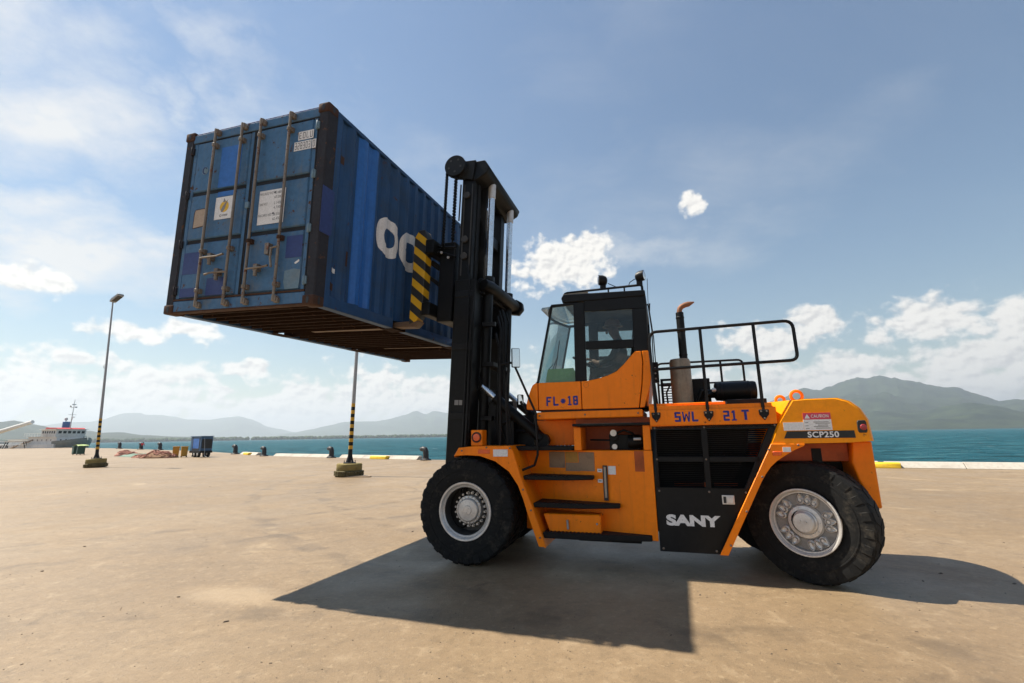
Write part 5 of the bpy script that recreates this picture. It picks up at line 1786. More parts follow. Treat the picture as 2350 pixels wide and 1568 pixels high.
B = [(0, 1), (1, 2), (2, 3), (3, 4), (4, 5), (5, 6), (2, 7), (7, 8), (8, 9), (9, 10), (2, 11), (11, 12), (12, 13), (13, 14), (0, 15), (15, 16), (16, 17), (17, 18), (18, 19), (0, 20), (20, 21), (21, 22), (22, 23), (23, 24)]
J = [(tx(p), r_) for p, r_ in J]


def pick(c):
    if c.z > 3.03: return 0
    if c.x < -0.84 and c.z > 2.62: return 0
    if c.z < 2.12: return 3
    if c.z < 2.66 and c.x < -0.45 and abs(c.y + 0.08) < 0.24: return 2
    return 1


figure('body', J, B, dr, ['skin', 'greycloth', 'darkcloth', 'ink'], pick)
m = MB(tx)
m.lathe([(0.155, 3.235), (0.125, 3.24), (0.118, 3.29), (0.09, 3.34), (0.04, 3.365), (0.0, 3.37)], (-0.645, 6.92, 0), 'z', 20)
m.build('hard_hat', 'helmet', dr)
m = MB(tx)
m.ell((-0.735, 6.92, 3.15), (0.02, 0.014, 0.026), 8, 6)
m.ell((-0.64, 6.835, 3.15), (0.018, 0.014, 0.03), 8, 6)
m.ell((-0.64, 7.005, 3.15), (0.018, 0.014, 0.03), 8, 6)
m.build('nose_and_ears', 'skin', dr)
for s in (-1, 1):
    MB(tx).ell((-0.708, 6.92 + s * 0.033, 3.175), (0.012, 0.014, 0.011), 8, 6).build('eye', 'ink', dr)
    for k in range(4):
        MB(tx).tube([(-0.97, 6.92 + s * 0.14 + (k - 1.5) * 0.02, 2.735), (-1.02, 6.92 + s * 0.15 + (k - 1.5) * 0.02, 2.75), (-1.055, 6.92 + s * 0.15 + (k - 1.5) * 0.02, 2.725), (-1.05, 6.92 + s * 0.15 + (k - 1.5) * 0.02, 2.70)], 0.009, 6).build('finger', 'skin', dr)
    MB(tx).tube([(-0.96, 6.92 + s * 0.115, 2.725), (-0.99, 6.92 + s * 0.10, 2.74), (-1.03, 6.92 + s * 0.11, 2.735)], 0.01, 6).build('thumb', 'skin', dr)

# ------------------------------------------------------------------ the container
cont = thing('shipping_container', 'weathered blue shipping container held up in the air by the forklift', 'container')
cont.matrix_world = Matrix(((0.95036751, 0.30943399, 0.03243781, -4.6304762), (-0.30767365, 0.9501857, -0.04984042, 5.92520109),
                            (-0.04624426, 0.03738645, 0.99823029, 3.30356091), (0, 0, 0, 1)))
CWD, CL, CH = 2.438, 6.058, 2.591


def corr(y):
    ph = (y - 0.20) % 0.278
    if ph < 0.074: return 0.0
    if ph < 0.139: return (ph - 0.074) / 0.065
    if ph < 0.213: return 1.0
    return 1.0 - (ph - 0.213) / 0.065


def side_x(y, s): return (CWD - 0.010 - 0.036 * corr(y)) if s > 0 else (0.010 + 0.036 * corr(y))


def breaks(y0, y1):
    ys = {y0, y1}
    k = -1
    while True:
        b0 = 0.20 + 0.278 * k
        if b0 > y1: break
        for d in (0, 0.074, 0.139, 0.213):
            if y0 < b0 + d < y1: ys.add(round(b0 + d, 5))
        k += 1
    return sorted(ys)


for s in (1, -1):
    m = MB()
    ys = breaks(0.17, CL - 0.10)
    vs, fs = [], []
    for y in ys:
        vs += [(side_x(y, s), y, 0.155), (side_x(y, s), y, 2.535)]
    for i in range(len(ys) - 1): fs.append((2 * i, 2 * i + 2, 2 * i + 3, 2 * i + 1))
    m.add(vs, fs)
    m.build('side_panel', 'cdark', cont, angle=10)
    x0, x1 = (2.37, CWD - 0.006) if s > 0 else (0.006, 0.07)
    MB().box(x0, x1, 0.16, CL - 0.16, 2.528, 2.585).build('top_rail', 'cdark', cont, bev=0.006)
    x0, x1 = (2.30, CWD - 0.008) if s > 0 else (0.008, 0.14)
    m = MB()
    for a, b in ((0.165, 1.69), (2.06, 3.74), (4.12, CL - 0.165)): m.box(x0, x1, a, b, 0.014, 0.158)
    for a, b in ((1.69, 2.06), (3.74, 4.12)): m.box(x0, x1, a, b, 0.136, 0.158)
    m.build('bottom_rail', 'cdark', cont, bev=0.005)


def conform(name, y0, y1, zlo, zhi, mat, off=0.004, label=None):
    """paint on the corrugated side: zlo/zhi give the height range at each y"""
    m = MB()
    ys = breaks(y0, y1)
    fine = []
    for a, b in zip(ys, ys[1:]):
        n = max(1, int((b - a) / 0.012))
        fine += [a + (b - a) * i / n for i in range(n)]
    fine.append(ys[-1])
    for a, b in zip(fine, fine[1:]):
        for za, zb in zip(zlo(a, b), zhi(a, b)):
            if zb[0] - za[0] < 1e-4 and zb[1] - za[1] < 1e-4: continue
            m.add([(side_x(a, 1) + off, a, za[0]), (side_x(b, 1) + off, b, za[1]), (side_x(b, 1) + off, b, zb[1]), (side_x(a, 1) + off, a, zb[0])], [(0, 1, 2, 3)])
    return m.build(name, mat, cont, label=label)


def ring_letter(name, yc, zc, ry, rz, ty, tz, gap=None):
    """a fat round letter painted by roller; gap: cut open to the right of this y"""
    def half(y, r_y, r_z):
        t = (y - yc) / r_y
        return r_z * (max(0.0, 1 - abs(t) ** 2.3)) ** (1 / 2.3)
    y0, y1 = yc - ry + 0.002, yc + ry - 0.002
    def lo(a, b):
        out = []
        for sgn in (-1, 1):
            v = []
            for y in (a, b):
                o, i = half(y, ry, rz), half(y, ry - ty, rz - tz)
                v.append(zc - o if sgn < 0 else zc + i)
            out.append(tuple(v))
        return out
    def hi(a, b):
        out = []
        for sgn in (-1, 1):
            v = []
            for y in (a, b):
                o, i = half(y, ry, rz), half(y, ry - ty, rz - tz)
                if gap and y > gap: i = max(i, rz * 0.40)
                v.append(zc - i if sgn < 0 else zc + o)
            out.append(tuple(v))
        return out
    if gap:
        lo0 = lo
        def lo(a, b):
            q = lo0(a, b)
            if a > gap:
                o = [half(y, ry, rz) for y in (a, b)]
                q[1] = tuple(zc + min(oo, max(half(y, ry - ty, rz - tz), rz * 0.40)) for y, oo in zip((a, b), o))
            return q
        hi0 = hi
        def hi(a, b):
            q = hi0(a, b)
            if a > gap:
                q[0] = tuple(max(lo0(a, b)[0][i], zc - max(half(y, ry - ty, rz - tz), rz * 0.40)) for i, y in enumerate((a, b)))
            return q
    conform(name, y0, y1, lo, hi, 'white', 0.004)


ring_letter('painted_letter', 1.47, 1.35, 0.29, 0.30, 0.15, 0.155)
ring_letter('painted_letter', 2.08, 1.33, 0.29, 0.32, 0.15, 0.155, gap=2.16)
flat = lambda z: (lambda a, b: [(z, z)])
conform('fresh_paint_band', 0.66, 1.075, flat(0.17), flat(2.52), 'cbright', 0.003, 'brighter blue freshly painted band')
conform('touched_up_patch', 0.20, 0.225, flat(0.92), flat(1.49), 'cnavy', 0.003)
conform('small_white_label', 0.285, 0.375, flat(0.475), flat(0.535), 'white', 0.005)
conform('rust_patch', 0.31, 0.40, flat(1.95), flat(2.06), 'rust', 0.003)
conform('rust_patch', 0.52, 0.56, flat(0.62), flat(0.82), 'rust', 0.003)
conform('rust_patch', 0.27, 0.36, flat(0.25), flat(0.34), 'rust', 0.003)

# roof, front end, floor and cross members
m = MB()
ys = breaks(0.14, CL - 0.12)
vs, fs = [], []
for y in ys: vs += [(0.05, y, 2.575 - 0.02 * corr(y)), (2.39, y, 2.575 - 0.02 * corr(y))]
for i in range(len(ys) - 1): fs.append((2 * i, 2 * i + 1, 2 * i + 3, 2 * i + 2))
m.add(vs, fs)
m.build('roof', 'cdark', cont, angle=10)
MB().box(0.12, 2.32, CL - 0.05, CL - 0.02, 0.15, 2.53).build('front_wall', 'cdark', cont)
m = MB()
m.box(0.05, 2.39, 0.08, CL - 0.06, 0.152, 0.178)
m.build('floor', 'floorwood', cont)
y = 0.24
pockets = ((1.69, 2.06), (3.74, 4.12))
CM = MB().prism([(0.0, 0.03), (0.05, 0.03), (0.05, 0.036), (0.006, 0.036), (0.006, 0.144), (0.05, 0.144), (0.05, 0.150), (0.0, 0.150)], 'x', 0.14, 2.30).mesh('cross_member')
CM.materials.append(MAT['underrust'])
while y < CL - 0.2:
    if not any(a - 0.06 < y < b + 0.02 for a, b in pockets):
        place('cross_member', CM, None, cont, loc=(0, y, 0))
    y += 0.205
for a, b in pockets:
    m = MB()
    m.box(0.012, 2.426, a, a + 0.008, 0.018, 0.15)
    m.box(0.012, 2.426, b - 0.008, b, 0.018, 0.15)
    m.box(0.012, 2.426, a + 0.008, b - 0.008, 0.142, 0.150)
    for x0 in (0.012, 2.20): m.box(x0, x0 + 0.22, a + 0.008, b - 0.008, 0.012, 0.018)
    m.build('fork_pocket', 'underrust', cont)

# posts, header, sill, castings
m = MB()
m.box(0.006, 0.15, 0.012, 0.165, 0.10, 2.50)
m.build('corner_post', 'post', cont, bev=0.012)
MB().box(CWD - 0.15, CWD - 0.006, 0.012, 0.195, 0.10, 2.50).build('corner_post', 'post', cont, bev=0.012)
for x0, x1 in ((0.006, 0.15), (CWD - 0.15, CWD - 0.006)):
    MB().box(x0, x1, CL - 0.14, CL - 0.012, 0.10, 2.50).build('corner_post', 'post', cont, bev=0.012)
MB().box(0.145, CWD - 0.145, 0.010, 0.11, 2.425, 2.545).build('door_header', 'cblue', cont, bev=0.008)
MB().box(0.145, CWD - 0.145, 0.03, 0.12, 2.545, 2.578).build('header_cap', 'cnavy', cont, bev=0.006)
MB().box(0.145, CWD - 0.145, 0.010, 0.12, 0.02, 0.165).build('door_sill', 'cblue', cont, bev=0.008)
MB().box(0.145, CWD - 0.145, 0.004, 0.10, 0.004, 0.022).build('sill_edge', 'rust', cont)
MB().box(0.145, CWD - 0.145, 0.006, 0.012, 0.166, 0.19).build('sill_rust', 'rust', cont)
MB().box(CWD - 0.0062, CWD - 0.002, 0.012, 0.195, 0.90, 1.49).build('touched_up_patch', 'cnavy', cont)
hole = MB().prism([(0.022 * math.cos(a * math.pi / 6) + (0), 0.045 * math.sin(a * math.pi / 6)) for a in range(12)], 'y', -0.002, 0.0).mesh('casting_hole')
hole.materials.append(MAT['ink'])
for x in (0, CWD - 0.162):
    for yy in (0, CL - 0.178):
        for z in (0, CH - 0.118):
            m = MB().box(x - 0.004, x + 0.166, yy - 0.004, yy + 0.182, z - 0.003, z + 0.121)
            c = m.build('corner_casting', 'rust', cont, bev=0.018, seg=2)
            if yy == 0:
                h_ = place('casting_hole', hole, None, c, loc=(x + 0.081, -0.0045, z + 0.059))
            h_ = place('casting_hole', hole, None, c, loc=(x + 0.1665 if x else x - 0.0045, yy + 0.089, z + 0.059))
            h_.rotation_euler = (0, 0, math.pi / 2 if x else -math.pi / 2)

# doors
for d, (x0, x1) in enumerate(((0.155, 1.262), (1.276, 2.283))):
    dm = MB().box(x0, x1, 0.040, 0.075, 0.195, 2.42).build('door', 'cblue', cont, bev=0.004)
    # frame members and three pressed panels with deep grooves between
    fr = MB()
    fr.box(x0, x0 + 0.075, 0.022, 0.041, 0.195, 2.42)
    fr.box(x1 - 0.075, x1, 0.022, 0.041, 0.195, 2.42)
    fr.build('door_frame', 'cblue', dm, bev=0.006)
    for z0, z1 in ((0.205, 0.945), (1.00, 1.63), (1.685, 2.41)):
        MB().box(x0 + 0.080, x1 - 0.080, 0.014, 0.041, z0, z1).build('door_panel', 'cblue', dm, bev=0.014)
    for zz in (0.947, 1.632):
        MB().box(x0 + 0.078, x1 - 0.078, 0.0385, 0.0395, zz, zz + 0.052).build('groove_shade', 'seal_and_shade', dm)  # dark strip that paints shade into the groove
    MB().tube([(x0 + 0.004, 0.024, 0.20), (x0 + 0.004, 0.024, 2.415)], 0.012, 6).build('seal', 'seal_and_shade', dm)
    MB().tube([(x1 - 0.004, 0.024, 0.20), (x1 - 0.004, 0.024, 2.415)], 0.012, 6).build('seal', 'seal_and_shade', dm)
    MB().box(x0, x1, 0.014, 0.04, 2.412, 2.424).build('seal', 'seal_and_shade', dm)
    hx = x0 - 0.03 if d == 0 else x1 - 0.03
    for zz in (0.30, 0.95, 1.65, 2.30):
        m = MB()
        m.box(hx, hx + 0.06, -0.006, 0.03, zz - 0.05, zz + 0.05)
        m.tube([(hx + 0.03, -0.004, zz - 0.06), (hx + 0.03, -0.004, zz + 0.06)], 0.014, 8)
        m.build('hinge', 'cpale' if d else 'post', dm, bev=0.004)
for i, x in enumerate((0.61, 1.08, 1.40, 1.88)):
    m = MB().tube([(x, -0.038, 0.075), (x, -0.038, 2.535)], 0.0175, 10)
    rd = m.build('locking_rod', 'rod', cont)
    for zz in (0.095, 2.50):
        n = MB()
        n.box(x - 0.03, x + 0.035, -0.045, 0.014, zz - 0.035, zz + 0.035)
        n.box(x - 0.005, x + 0.055, -0.03, 0.014, zz - 0.05, zz + 0.012)
        n.build('cam_keeper', 'rod', rd, bev=0.006)
    for zz in (0.27, 2.30, 0.86 if i in (2, 3) else 0.80):
        n = MB()
        n.box(x - 0.036, x + 0.036, -0.030, 0.02, zz - 0.03, zz + 0.03)
        n.lathe([(0.03, -0.022), (0.03, 0.022)], (x, -0.038, zz), 'z', 10, cap=True)
        n.build('rod_guide', 'rod' if zz != 0.86 else 'rust', rd, bev=0.004)
for (xr, xe, z, tip) in ((0.61, 1.02, 0.70, 0.72), (1.08, 0.74, 0.485, 0.47), (1.40, 1.765, 0.49, 0.505), (1.88, 1.80, 0.74, 0.60)):
    m = MB()
    s = 1 if xe > xr else -1
    if abs(xe - xr) > 0.2:
        m.tube([(xr, -0.045, z), (xr + s * 0.05, -0.06, z), (xe - s * 0.1, -0.065, z), (xe, -0.06, tip)], [0.014, 0.014, 0.012, 0.015], 8)
        m.box(xr + s * 0.16 - 0.03, xr + s * 0.16 + 0.03, -0.055, 0.016, z - 0.03, z + 0.055)
        m.lathe([(0.022, -0.045), (0.022, 0.03)], (xr + s * 0.16, -0.04, z - 0.05), 'z', 8, cap=True)
    else:
        m.tube([(xr, -0.05, z), (xe, -0.065, z - 0.02), (xe, -0.065, tip), (xe + 0.02, -0.06, tip - 0.12)], 0.014, 8)
        m.box(xe - 0.12, xe - 0.06, -0.05, 0.016, 0.66, 0.80)
    m.build('door_handle', 'rod', cont, bev=0.0)
MB().box(1.235, 1.30, -0.012, 0.014, 1.33, 1.41).build('seal_plate', 'cpale', cont, bev=0.004)


def door_plate(name, x0, x1, z0, z1, mat, y=0.0105, label=None, parent=cont):
    return MB().box(x0, x1, y, y + 0.003, z0, z1).build(name, mat, parent, label=label)


door_plate('fresh_paint_patch', 0.70, 1.06, 1.69, 2.27, 'cbright')
door_plate('fresh_paint_patch', 0.72, 1.05, 1.56, 1.625, 'cbright')
door_plate('touched_up_patch', 0.24, 0.585, 0.52, 0.82, 'cnavy')
door_plate('touched_up_patch', 1.955, 2.20, 0.60, 0.88, 'cnavy')
door_plate('touched_up_patch', 0.70, 1.05, 0.21, 0.44, 'cnavy')
door_plate('touched_up_patch', 0.24, 0.58, 0.21, 0.33, 'cnavy')
m = MB().prism([(1.96, 0.30), (1.99, 0.21), (2.19, 0.21), (2.20, 0.28), (2.20, 0.44), (2.10, 0.46), (1.965, 0.44)], 'y', 0.0105, 0.0135)
m.build('scraped_patch', 'cpale', cont)
m = MB().prism([(0.335, 1.165), (0.50, 1.18), (0.535, 1.20), (0.53, 1.40), (0.50, 1.42), (0.35, 1.415), (0.34, 1.38)], 'y', 0.0105, 0.0135)
m.build('peeled_sticker', 'tan', cont)
MB().prism([(0.325, 1.155), (0.51, 1.17), (0.545, 1.20), (0.54, 1.42), (0.50, 1.43), (0.345, 1.425), (0.325, 1.38)], 'y', 0.012, 0.0137).build('sticker_stain', 'rust', cont)
MB().prism([(2.10, 0.53), (2.14, 0.555), (2.17, 0.57), (2.175, 0.545), (2.12, 0.515)], 'y', 0.0105, 0.0135).build('torn_label', 'white', cont)
rd_ = MB().lathe([(0.0, 0.0), (0.058, 0.0)], (0.43, 0.0105, 1.98), 'y', 20).build('round_sticker', 'cpale', cont)
MB().tube([(0.43 + 0.035 * math.cos(a), 0.0105, 1.98 + 0.045 * math.sin(a)) for a in [0.6 + k * 0.4 for k in range(12)]], 0.008, 5).build('emblem', 'cnavy', rd_)
# white plates with print
pl = door_plate('data_plate', 1.455, 1.87, 1.075, 1.53, 'white', 0.006)
rows = [('MAX.GROSS WGT', '30.480KG', 1.485), ('', '67.200LB', 1.425), ('TARE WGT', '2.145KG', 1.345), ('', '4.730LB', 1.285), ('MAX.CARGO WGT', '28.335KG', 1.195), ('', '62.470LB', 1.135)]
for a_, b_, z in rows:
    if a_: lettering('print', a_, 'ink', pl, 1.465, 1.465 + 0.0165 * len(a_), z - 0.017, z + 0.017, 0.0055, 0.0)
    lettering('print', b_, 'ink', pl, 1.70, 1.86, z - 0.017, z + 0.017, 0.0055, 0.0)
for q in ((1.70, 1.49), (1.70, 1.21)): MB().lathe([(0.014, 0), (0.0, -0.004)], (q[0], 0.006, q[1]), 'y', 8).build('rivet', 'ink', pl)
pl = door_plate('emblem_plate', 0.705, 1.02, 1.235, 1.545, 'white', 0.006)
MB().lathe([(0.0, 0.0), (0.078, 0.0)], (0.865, 0.0052, 1.405), 'y', 24).build('yellow_disc', 'logo_yellow', pl)
MB().prism([(0.815, 1.335), (0.845, 1.33), (0.875, 1.37), (0.90, 1.45), (0.925, 1.50), (0.87, 1.45), (0.835, 1.41), (0.815, 1.37)], 'y', 0.0042, 0.005).build('dark_plume', 'greyink', pl)
MB().prism([(0.835, 1.475), (0.86, 1.46), (0.885, 1.48), (0.87, 1.495), (0.85, 1.525), (0.845, 1.49)], 'y', 0.0042, 0.005).build('grey_bird', 'greyink', pl)
MB().tube([(0.815 + 0.016 * math.cos(a * .63), 0.0055, 1.285 + 0.016 * math.sin(a * .63)) for a in range(10)], 0.004, 4, closed=True).build('print_ring', 'greyink', pl)
for k in range(4): MB().box(0.85 + k * 0.022, 0.865 + k * 0.022, 0.0052, 0.006, 1.272, 1.30).build('print_block', 'greyink', pl)
for s_, x0, x1, z0, z1 in (('EOLU', 1.99, 2.225, 2.145, 2.26), ('328303', 1.935, 2.20, 2.005, 2.125)):
    pl = door_plate('number_plate', x0, x1 + (0.0 if s_ == 'EOLU' else 0.0), z0, z1, 'white', 0.009)
    block_letters('number', s_, 'ink', pl, x0 + 0.014, x1 - 0.014, z0 + 0.016, z1 - 0.014, 0.0085, 0.2, 0.10, 0.5, chamfer=0.7)
pl = door_plate('number_plate', 2.212, 2.272, 2.005, 2.125, 'white', 0.009)
block_letters('number', '0', 'ink', pl, 2.226, 2.258, 2.021, 2.111, 0.0085, 0.22, 0.10, chamfer=0.7)

# ------------------------------------------------------------------ things farther along the quay
def heap(name, label, cat, loc, rx, ry, hz, mat, seed, strands=60, smat=None):
    """a heap of net: lumpy mound with twisted lengths of rope over it"""
    t = thing(name, label, cat, loc)
    m = MB()
    nu, nv = 36, 12
    rows = []
    def P(u, v):
        a = 2 * math.pi * u
        r_ = v
        k = 1 + 0.28 * mnoise.noise(Vector((math.cos(a) * 1.3, math.sin(a) * 1.3, seed)))
        x, y = rx * r_ * k * math.cos(a), ry * r_ * k * math.sin(a)
        z = hz * max(0, 1 - r_ ** 2.2) * (0.75 + 0.6 * mnoise.noise(Vector((x * 1.2, y * 1.2, seed + 3)))) + 0.10 * (1 - r_ ** 6) * (1 + mnoise.noise(Vector((x * 5, y * 5, seed))))
        return Vector((x, y, max(z, 0.0)))
    for j in range(nv + 1): rows.append([P(i / nu, 0.02 + 0.98 * j / nv) for i in range(nu)])
    m.loft(rows)
    m.build('net_mound', mat, t, angle=180)
    s = MB()
    rr = random.Random(seed)
    for k in range(strands):
        u, v = rr.random(), rr.uniform(0.1, 0.85)
        pts = []
        for i in range(7):
            pts.append(P(u, min(v, 1.0)) + Vector((0, 0, 0.03 + 0.04 * rr.random())))
            u += rr.uniform(-0.05, 0.06)
            v += rr.uniform(-0.12, 0.13)
            v = max(0.05, min(1.0, v))
        s.tube(pts, rr.uniform(0.02, 0.045), 5)
    o = s.build('loose_ropes', smat or mat, t)
    o['kind'] = 'stuff'
    return t


heap('net_heap', 'brown and pink heap of fishing net next to the yellow bins', 'net', (-34.8, 46.6, 0), 1.9, 1.1, 0.62, 'brownnet', 5, 90, 'pinknet')
heap('net_heap', 'small pink heap of net right of the farther lamp post', 'net', (-44.6, 54.5, 0), 1.3, 0.8, 0.55, 'pinknet', 9, 60)
heap('rope_tangle', 'flat tangle of pink rope left of the brown net heap', 'rope', (-37.6, 48.0, 0), 0.9, 0.6, 0.2, 'pinknet', 14, 50)


def tarpaulin():
    m = MB()
    n, k = 26, 10
    rows = []
    for i in range(n + 1):
        u = i / n
        ring = []
        for j in range(k + 1):
            v = j / k
            x = -2.3 + 4.6 * u
            y = -0.9 + 1.8 * v
            e = min(1, 5 * min(u, 1 - u)) * min(1, 4 * min(v, 1 - v))
            z = 0.012 + e * (0.22 + 0.16 * mnoise.noise(Vector((x * 1.4, y * 1.9, 2)))) + 0.02 * abs(mnoise.noise(Vector((x * 5, y * 5, 7))))
            ring.append((x, y, max(z, 0.01)))
        rows.append(ring)
    m.loft(rows, cap=False, closed=False)
    o = m.build('green_tarpaulin', 'tarp', angle=40)
    o.location = (-41.3, 51.9, 0)
    o.rotation_euler = (0, 0, -0.5)
    tag(o, 'faded green tarpaulin spread flat between the net heaps', 'tarpaulin')


tarpaulin()


def crate_stack():
    for k, (x, y, w, d, hgt, mt, lab) in enumerate([(-43.0, 54.2, 2.6, 0.7, 0.28, 'wood', 'long low wooden dunnage beam behind the green tarpaulin')]):
        m = MB()
        for i in range(3): m.box(-w / 2, w / 2, -d / 2 + i * d / 3 + 0.01, -d / 2 + (i + 1) * d / 3 - 0.01, 0, hgt)
        o = m.build('dunnage_beam', mt, bev=0.01)
        o.location = (x, y, 0)
        o.rotation_euler = (0, 0, -0.6)
        tag(o, lab, 'beam')


crate_stack()


def trailer():
    t = thing('generator_trailer', 'blue box trailer with dark open side beside the yellow bins', 'trailer', (-31.0, 46.9, 0), -0.62)
    MB().box(-1.25, 1.25, -0.55, 0.55, 0.42, 0.62).build('frame', 'grease', t, bev=0.02)
    b = MB().box(-1.2, 1.2, -0.52, 0.52, 0.62, 1.98)
    body = b.build('body', 'trailerblue', t, bev=0.03)
    MB().box(-1.27, 1.27, -0.58, 0.58, 1.98, 2.04).build('lid', 'trailerblue', t, bev=0.015)
    MB().box(-0.62, 0.80, -0.535, -0.521, 0.85, 1.80).build('side_door', 'cbright', body, bev=0.01)
    for x0, x1 in ((-0.72, -0.62), (0.80, 0.92)): MB().box(x0, x1, -0.545, -0.521, 0.70, 1.9).build('door_post', 'ink', body)
    MB().box(-0.62, 0.80, -0.545, -0.521, 0.66, 0.85).build('door_sill', 'ink', body)
    for x in (-0.15, 0.62):
        for y in (-0.42, 0.42):
            w = MB().lathe([(0.12, -0.10), (0.27, -0.11), (0.31, -0.07), (0.31, 0.07), (0.27, 0.11), (0.12, 0.10)], (x, y, 0.31), 'y', 22, cap=True).build('wheel', 'rubber', t)
            MB().lathe([(0.16, -0.105), (0.13, -0.12), (0.0, -0.12)], (x, y, 0.31), 'y', 16).build('hub', 'rim', w)
    MB().tube([(-1.2, 0, 0.5), (-2.05, 0, 0.46)], 0.045, 8).build('drawbar', 'grease', t)
    m = MB().tube([(-1.9, 0, 0.46), (-1.9, 0, 0.10)], 0.03, 8)
    m.lathe([(0.10, -0.03), (0.10, 0.03)], (-1.9, 0, 0.10), 'y', 12, cap=True)
    m.build('jockey_wheel', 'grease', t)
    m = MB().tube([(1.2, -0.3, 1.85), (1.35, -0.3, 1.8), (1.75, -0.3, 0.15), (1.62, -0.3, 0.05)], 0.02, 6)
    m.tube([(1.75, -0.3, 0.15), (2.3, -0.3, 0.05)], 0.02, 6)
    m.build('prop_rail', 'galv', t)
    MB().box(1.205, 1.215, -0.45, 0.45, 0.85, 1.75).build('end_grille', 'ink', body)


trailer()


def waste_bin(loc, rz, label):
    t = thing('sheet_metal_bin', label, 'bin', loc, rz, 'ochre bins beside the trailer')
    MB().prism([(-0.24, 0.08), (0.24, 0.08), (0.28, 1.02), (-0.28, 1.02)], 'y', -0.22, 0.22).build('body', 'bin_yellow', t, bev=0.02)
    MB().box(-0.30, 0.30, -0.25, 0.25, 1.02, 1.06).build('rim', 'bin_yellow', t, bev=0.012)
    for x in (-0.22, 0.22): MB().box(x - 0.04, x + 0.04, -0.24, 0.24, 0.0, 0.08).build('skid', 'grease', t)


waste_bin((-34.25, 48.0, 0), 0.55, 'ochre yellow bin nearer the net heap, left one of two')
waste_bin((-33.05, 47.5, 0), 0.7, 'ochre yellow bin next to the blue trailer, right one of two')


def wheelie(loc, rz, label, s=1.0):
    t = thing('wheeled_bin', label, 'bin', loc, rz, 'dark green bins by the farther lamp post')
    MB().prism([(-0.33 * s, 0.10), (0.33 * s, 0.10), (0.42 * s, 1.0 * s), (-0.42 * s, 1.0 * s)], 'y', -0.38, 0.38).build('body', 'bin', t, bev=0.03)
    MB().prism([(-0.46 * s, 1.0 * s), (0.46 * s, 1.0 * s), (0.40 * s, 1.10 * s), (-0.40 * s, 1.10 * s)], 'y', -0.43, 0.43).build('lid', 'bin', t, bev=0.02)
    for y in (-0.36, 0.36): MB().lathe([(0.10, -0.03), (0.10, 0.03)], (0.3 * s, y, 0.10), 'y', 14, cap=True).build('wheel', 'rubber', t)


wheelie((-57.6, 62.3, 0), -0.6, 'dark green wheeled bin farthest left beside the farther lamp post', 1.0)
wheelie((-56.5, 61.7, 0), -0.7, 'larger dark green wheeled bin nearer the lamp post, under a lime sheet', 1.15)
m = MB()
rows = []
for i in range(11):
    ring = []
    for j in range(8):
        u, v = i / 10, j / 7
        x, y = -1.2 + 2.4 * u, -0.55 + 1.1 * v
        z = 1.30 + 0.10 * mnoise.noise(Vector((x * 2, y * 2, 3))) - 0.25 * max(0, abs(x) - 0.6) - 0.25 * max(0, abs(y) - 0.45)
        ring.append((x, y, z))
    rows.append(ring)
m.loft(rows, cap=False, closed=False)
o = m.build('lime_sheet', 'lime')
o.location = (-56.6, 61.75, 0)
o.rotation_euler = (0, 0, -0.6)
tag(o, 'crumpled lime green sheet lying over the dark green bins', 'sheet')


def stool(p, s, label):
    t = thing('work_table', label, 'table', p, 0.4)
    MB().box(-1.0 * s, 1.0 * s, -0.35 * s, 0.35 * s, 0.86 * s, 0.95 * s).build('top', 'wood', t, bev=0.01)
    for x in (-0.9, 0.9):
        for y in (-0.28, 0.28):
            MB().tube([(x * s, y * s, 0.86 * s), ((x + (0.25 if x > 0 else -0.25)) * s, y * s, 0)], 0.05 * s, 6).build('leg', 'grease', t)


stool((-150, 142, 0), 2.2, 'dark trestle table on the quay at the far left, before the ship')

# the person in red beside a bollard
pr_, _ = ray_quay(tan_az(342, 1035), 1.2)
pe = thing('person', 'person in red shirt bending beside a bollard at the quay edge', 'person', pr_, -0.6)
J = [((0, 0, 0.78), (0.15, 0.12)), ((0.10, 0, 0.98), (0.15, 0.12)), ((0.24, 0, 1.16), (0.17, 0.12)), ((0.33, 0, 1.24), 0.06), ((0.38, 0, 1.29), (0.075, 0.08)), ((0.44, 0, 1.37), (0.08, 0.09)),
     ((0.25, 0.19, 1.14), 0.06), ((0.40, 0.24, 0.92), 0.048), ((0.52, 0.16, 0.74), 0.04), ((0.56, 0.14, 0.66), 0.035),
     ((0.25, -0.19, 1.14), 0.06), ((0.40, -0.24, 0.92), 0.048), ((0.52, -0.16, 0.74), 0.04), ((0.56, -0.14, 0.66), 0.035),
     ((0.02, 0.10, 0.72), 0.09), ((0.10, 0.12, 0.42), 0.065), ((-0.05, 0.12, 0.10), 0.048), ((0.09, 0.13, 0.045), 0.04),
     ((0.02, -0.10, 0.72), 0.09), ((0.10, -0.12, 0.42), 0.065), ((-0.05, -0.12, 0.10), 0.048), ((0.09, -0.13, 0.045), 0.04)]
B = [(0, 1), (1, 2), (2, 3), (3, 4), (4, 5), (2, 6), (6, 7), (7, 8), (8, 9), (2, 10), (10, 11), (11, 12), (12, 13), (0, 14), (14, 15), (15, 16), (16, 17), (0, 18), (18, 19), (19, 20), (20, 21)]
figure('body', [(Vector(p), r_) for p, r_ in J], B, pe, ['skin', 'redshirt', 'darkcloth'],
       lambda c: 2 if c.z < 0.80 and c.x < 0.3 else (0 if (c.z > 1.25 and c.x > 0.31) or (c.x > 0.45 and c.z < 0.9) else 1))
MB().ell((0.43, 0, 1.44), (0.105, 0.1, 0.085), 12, 8).build('hair', 'ink', pe)


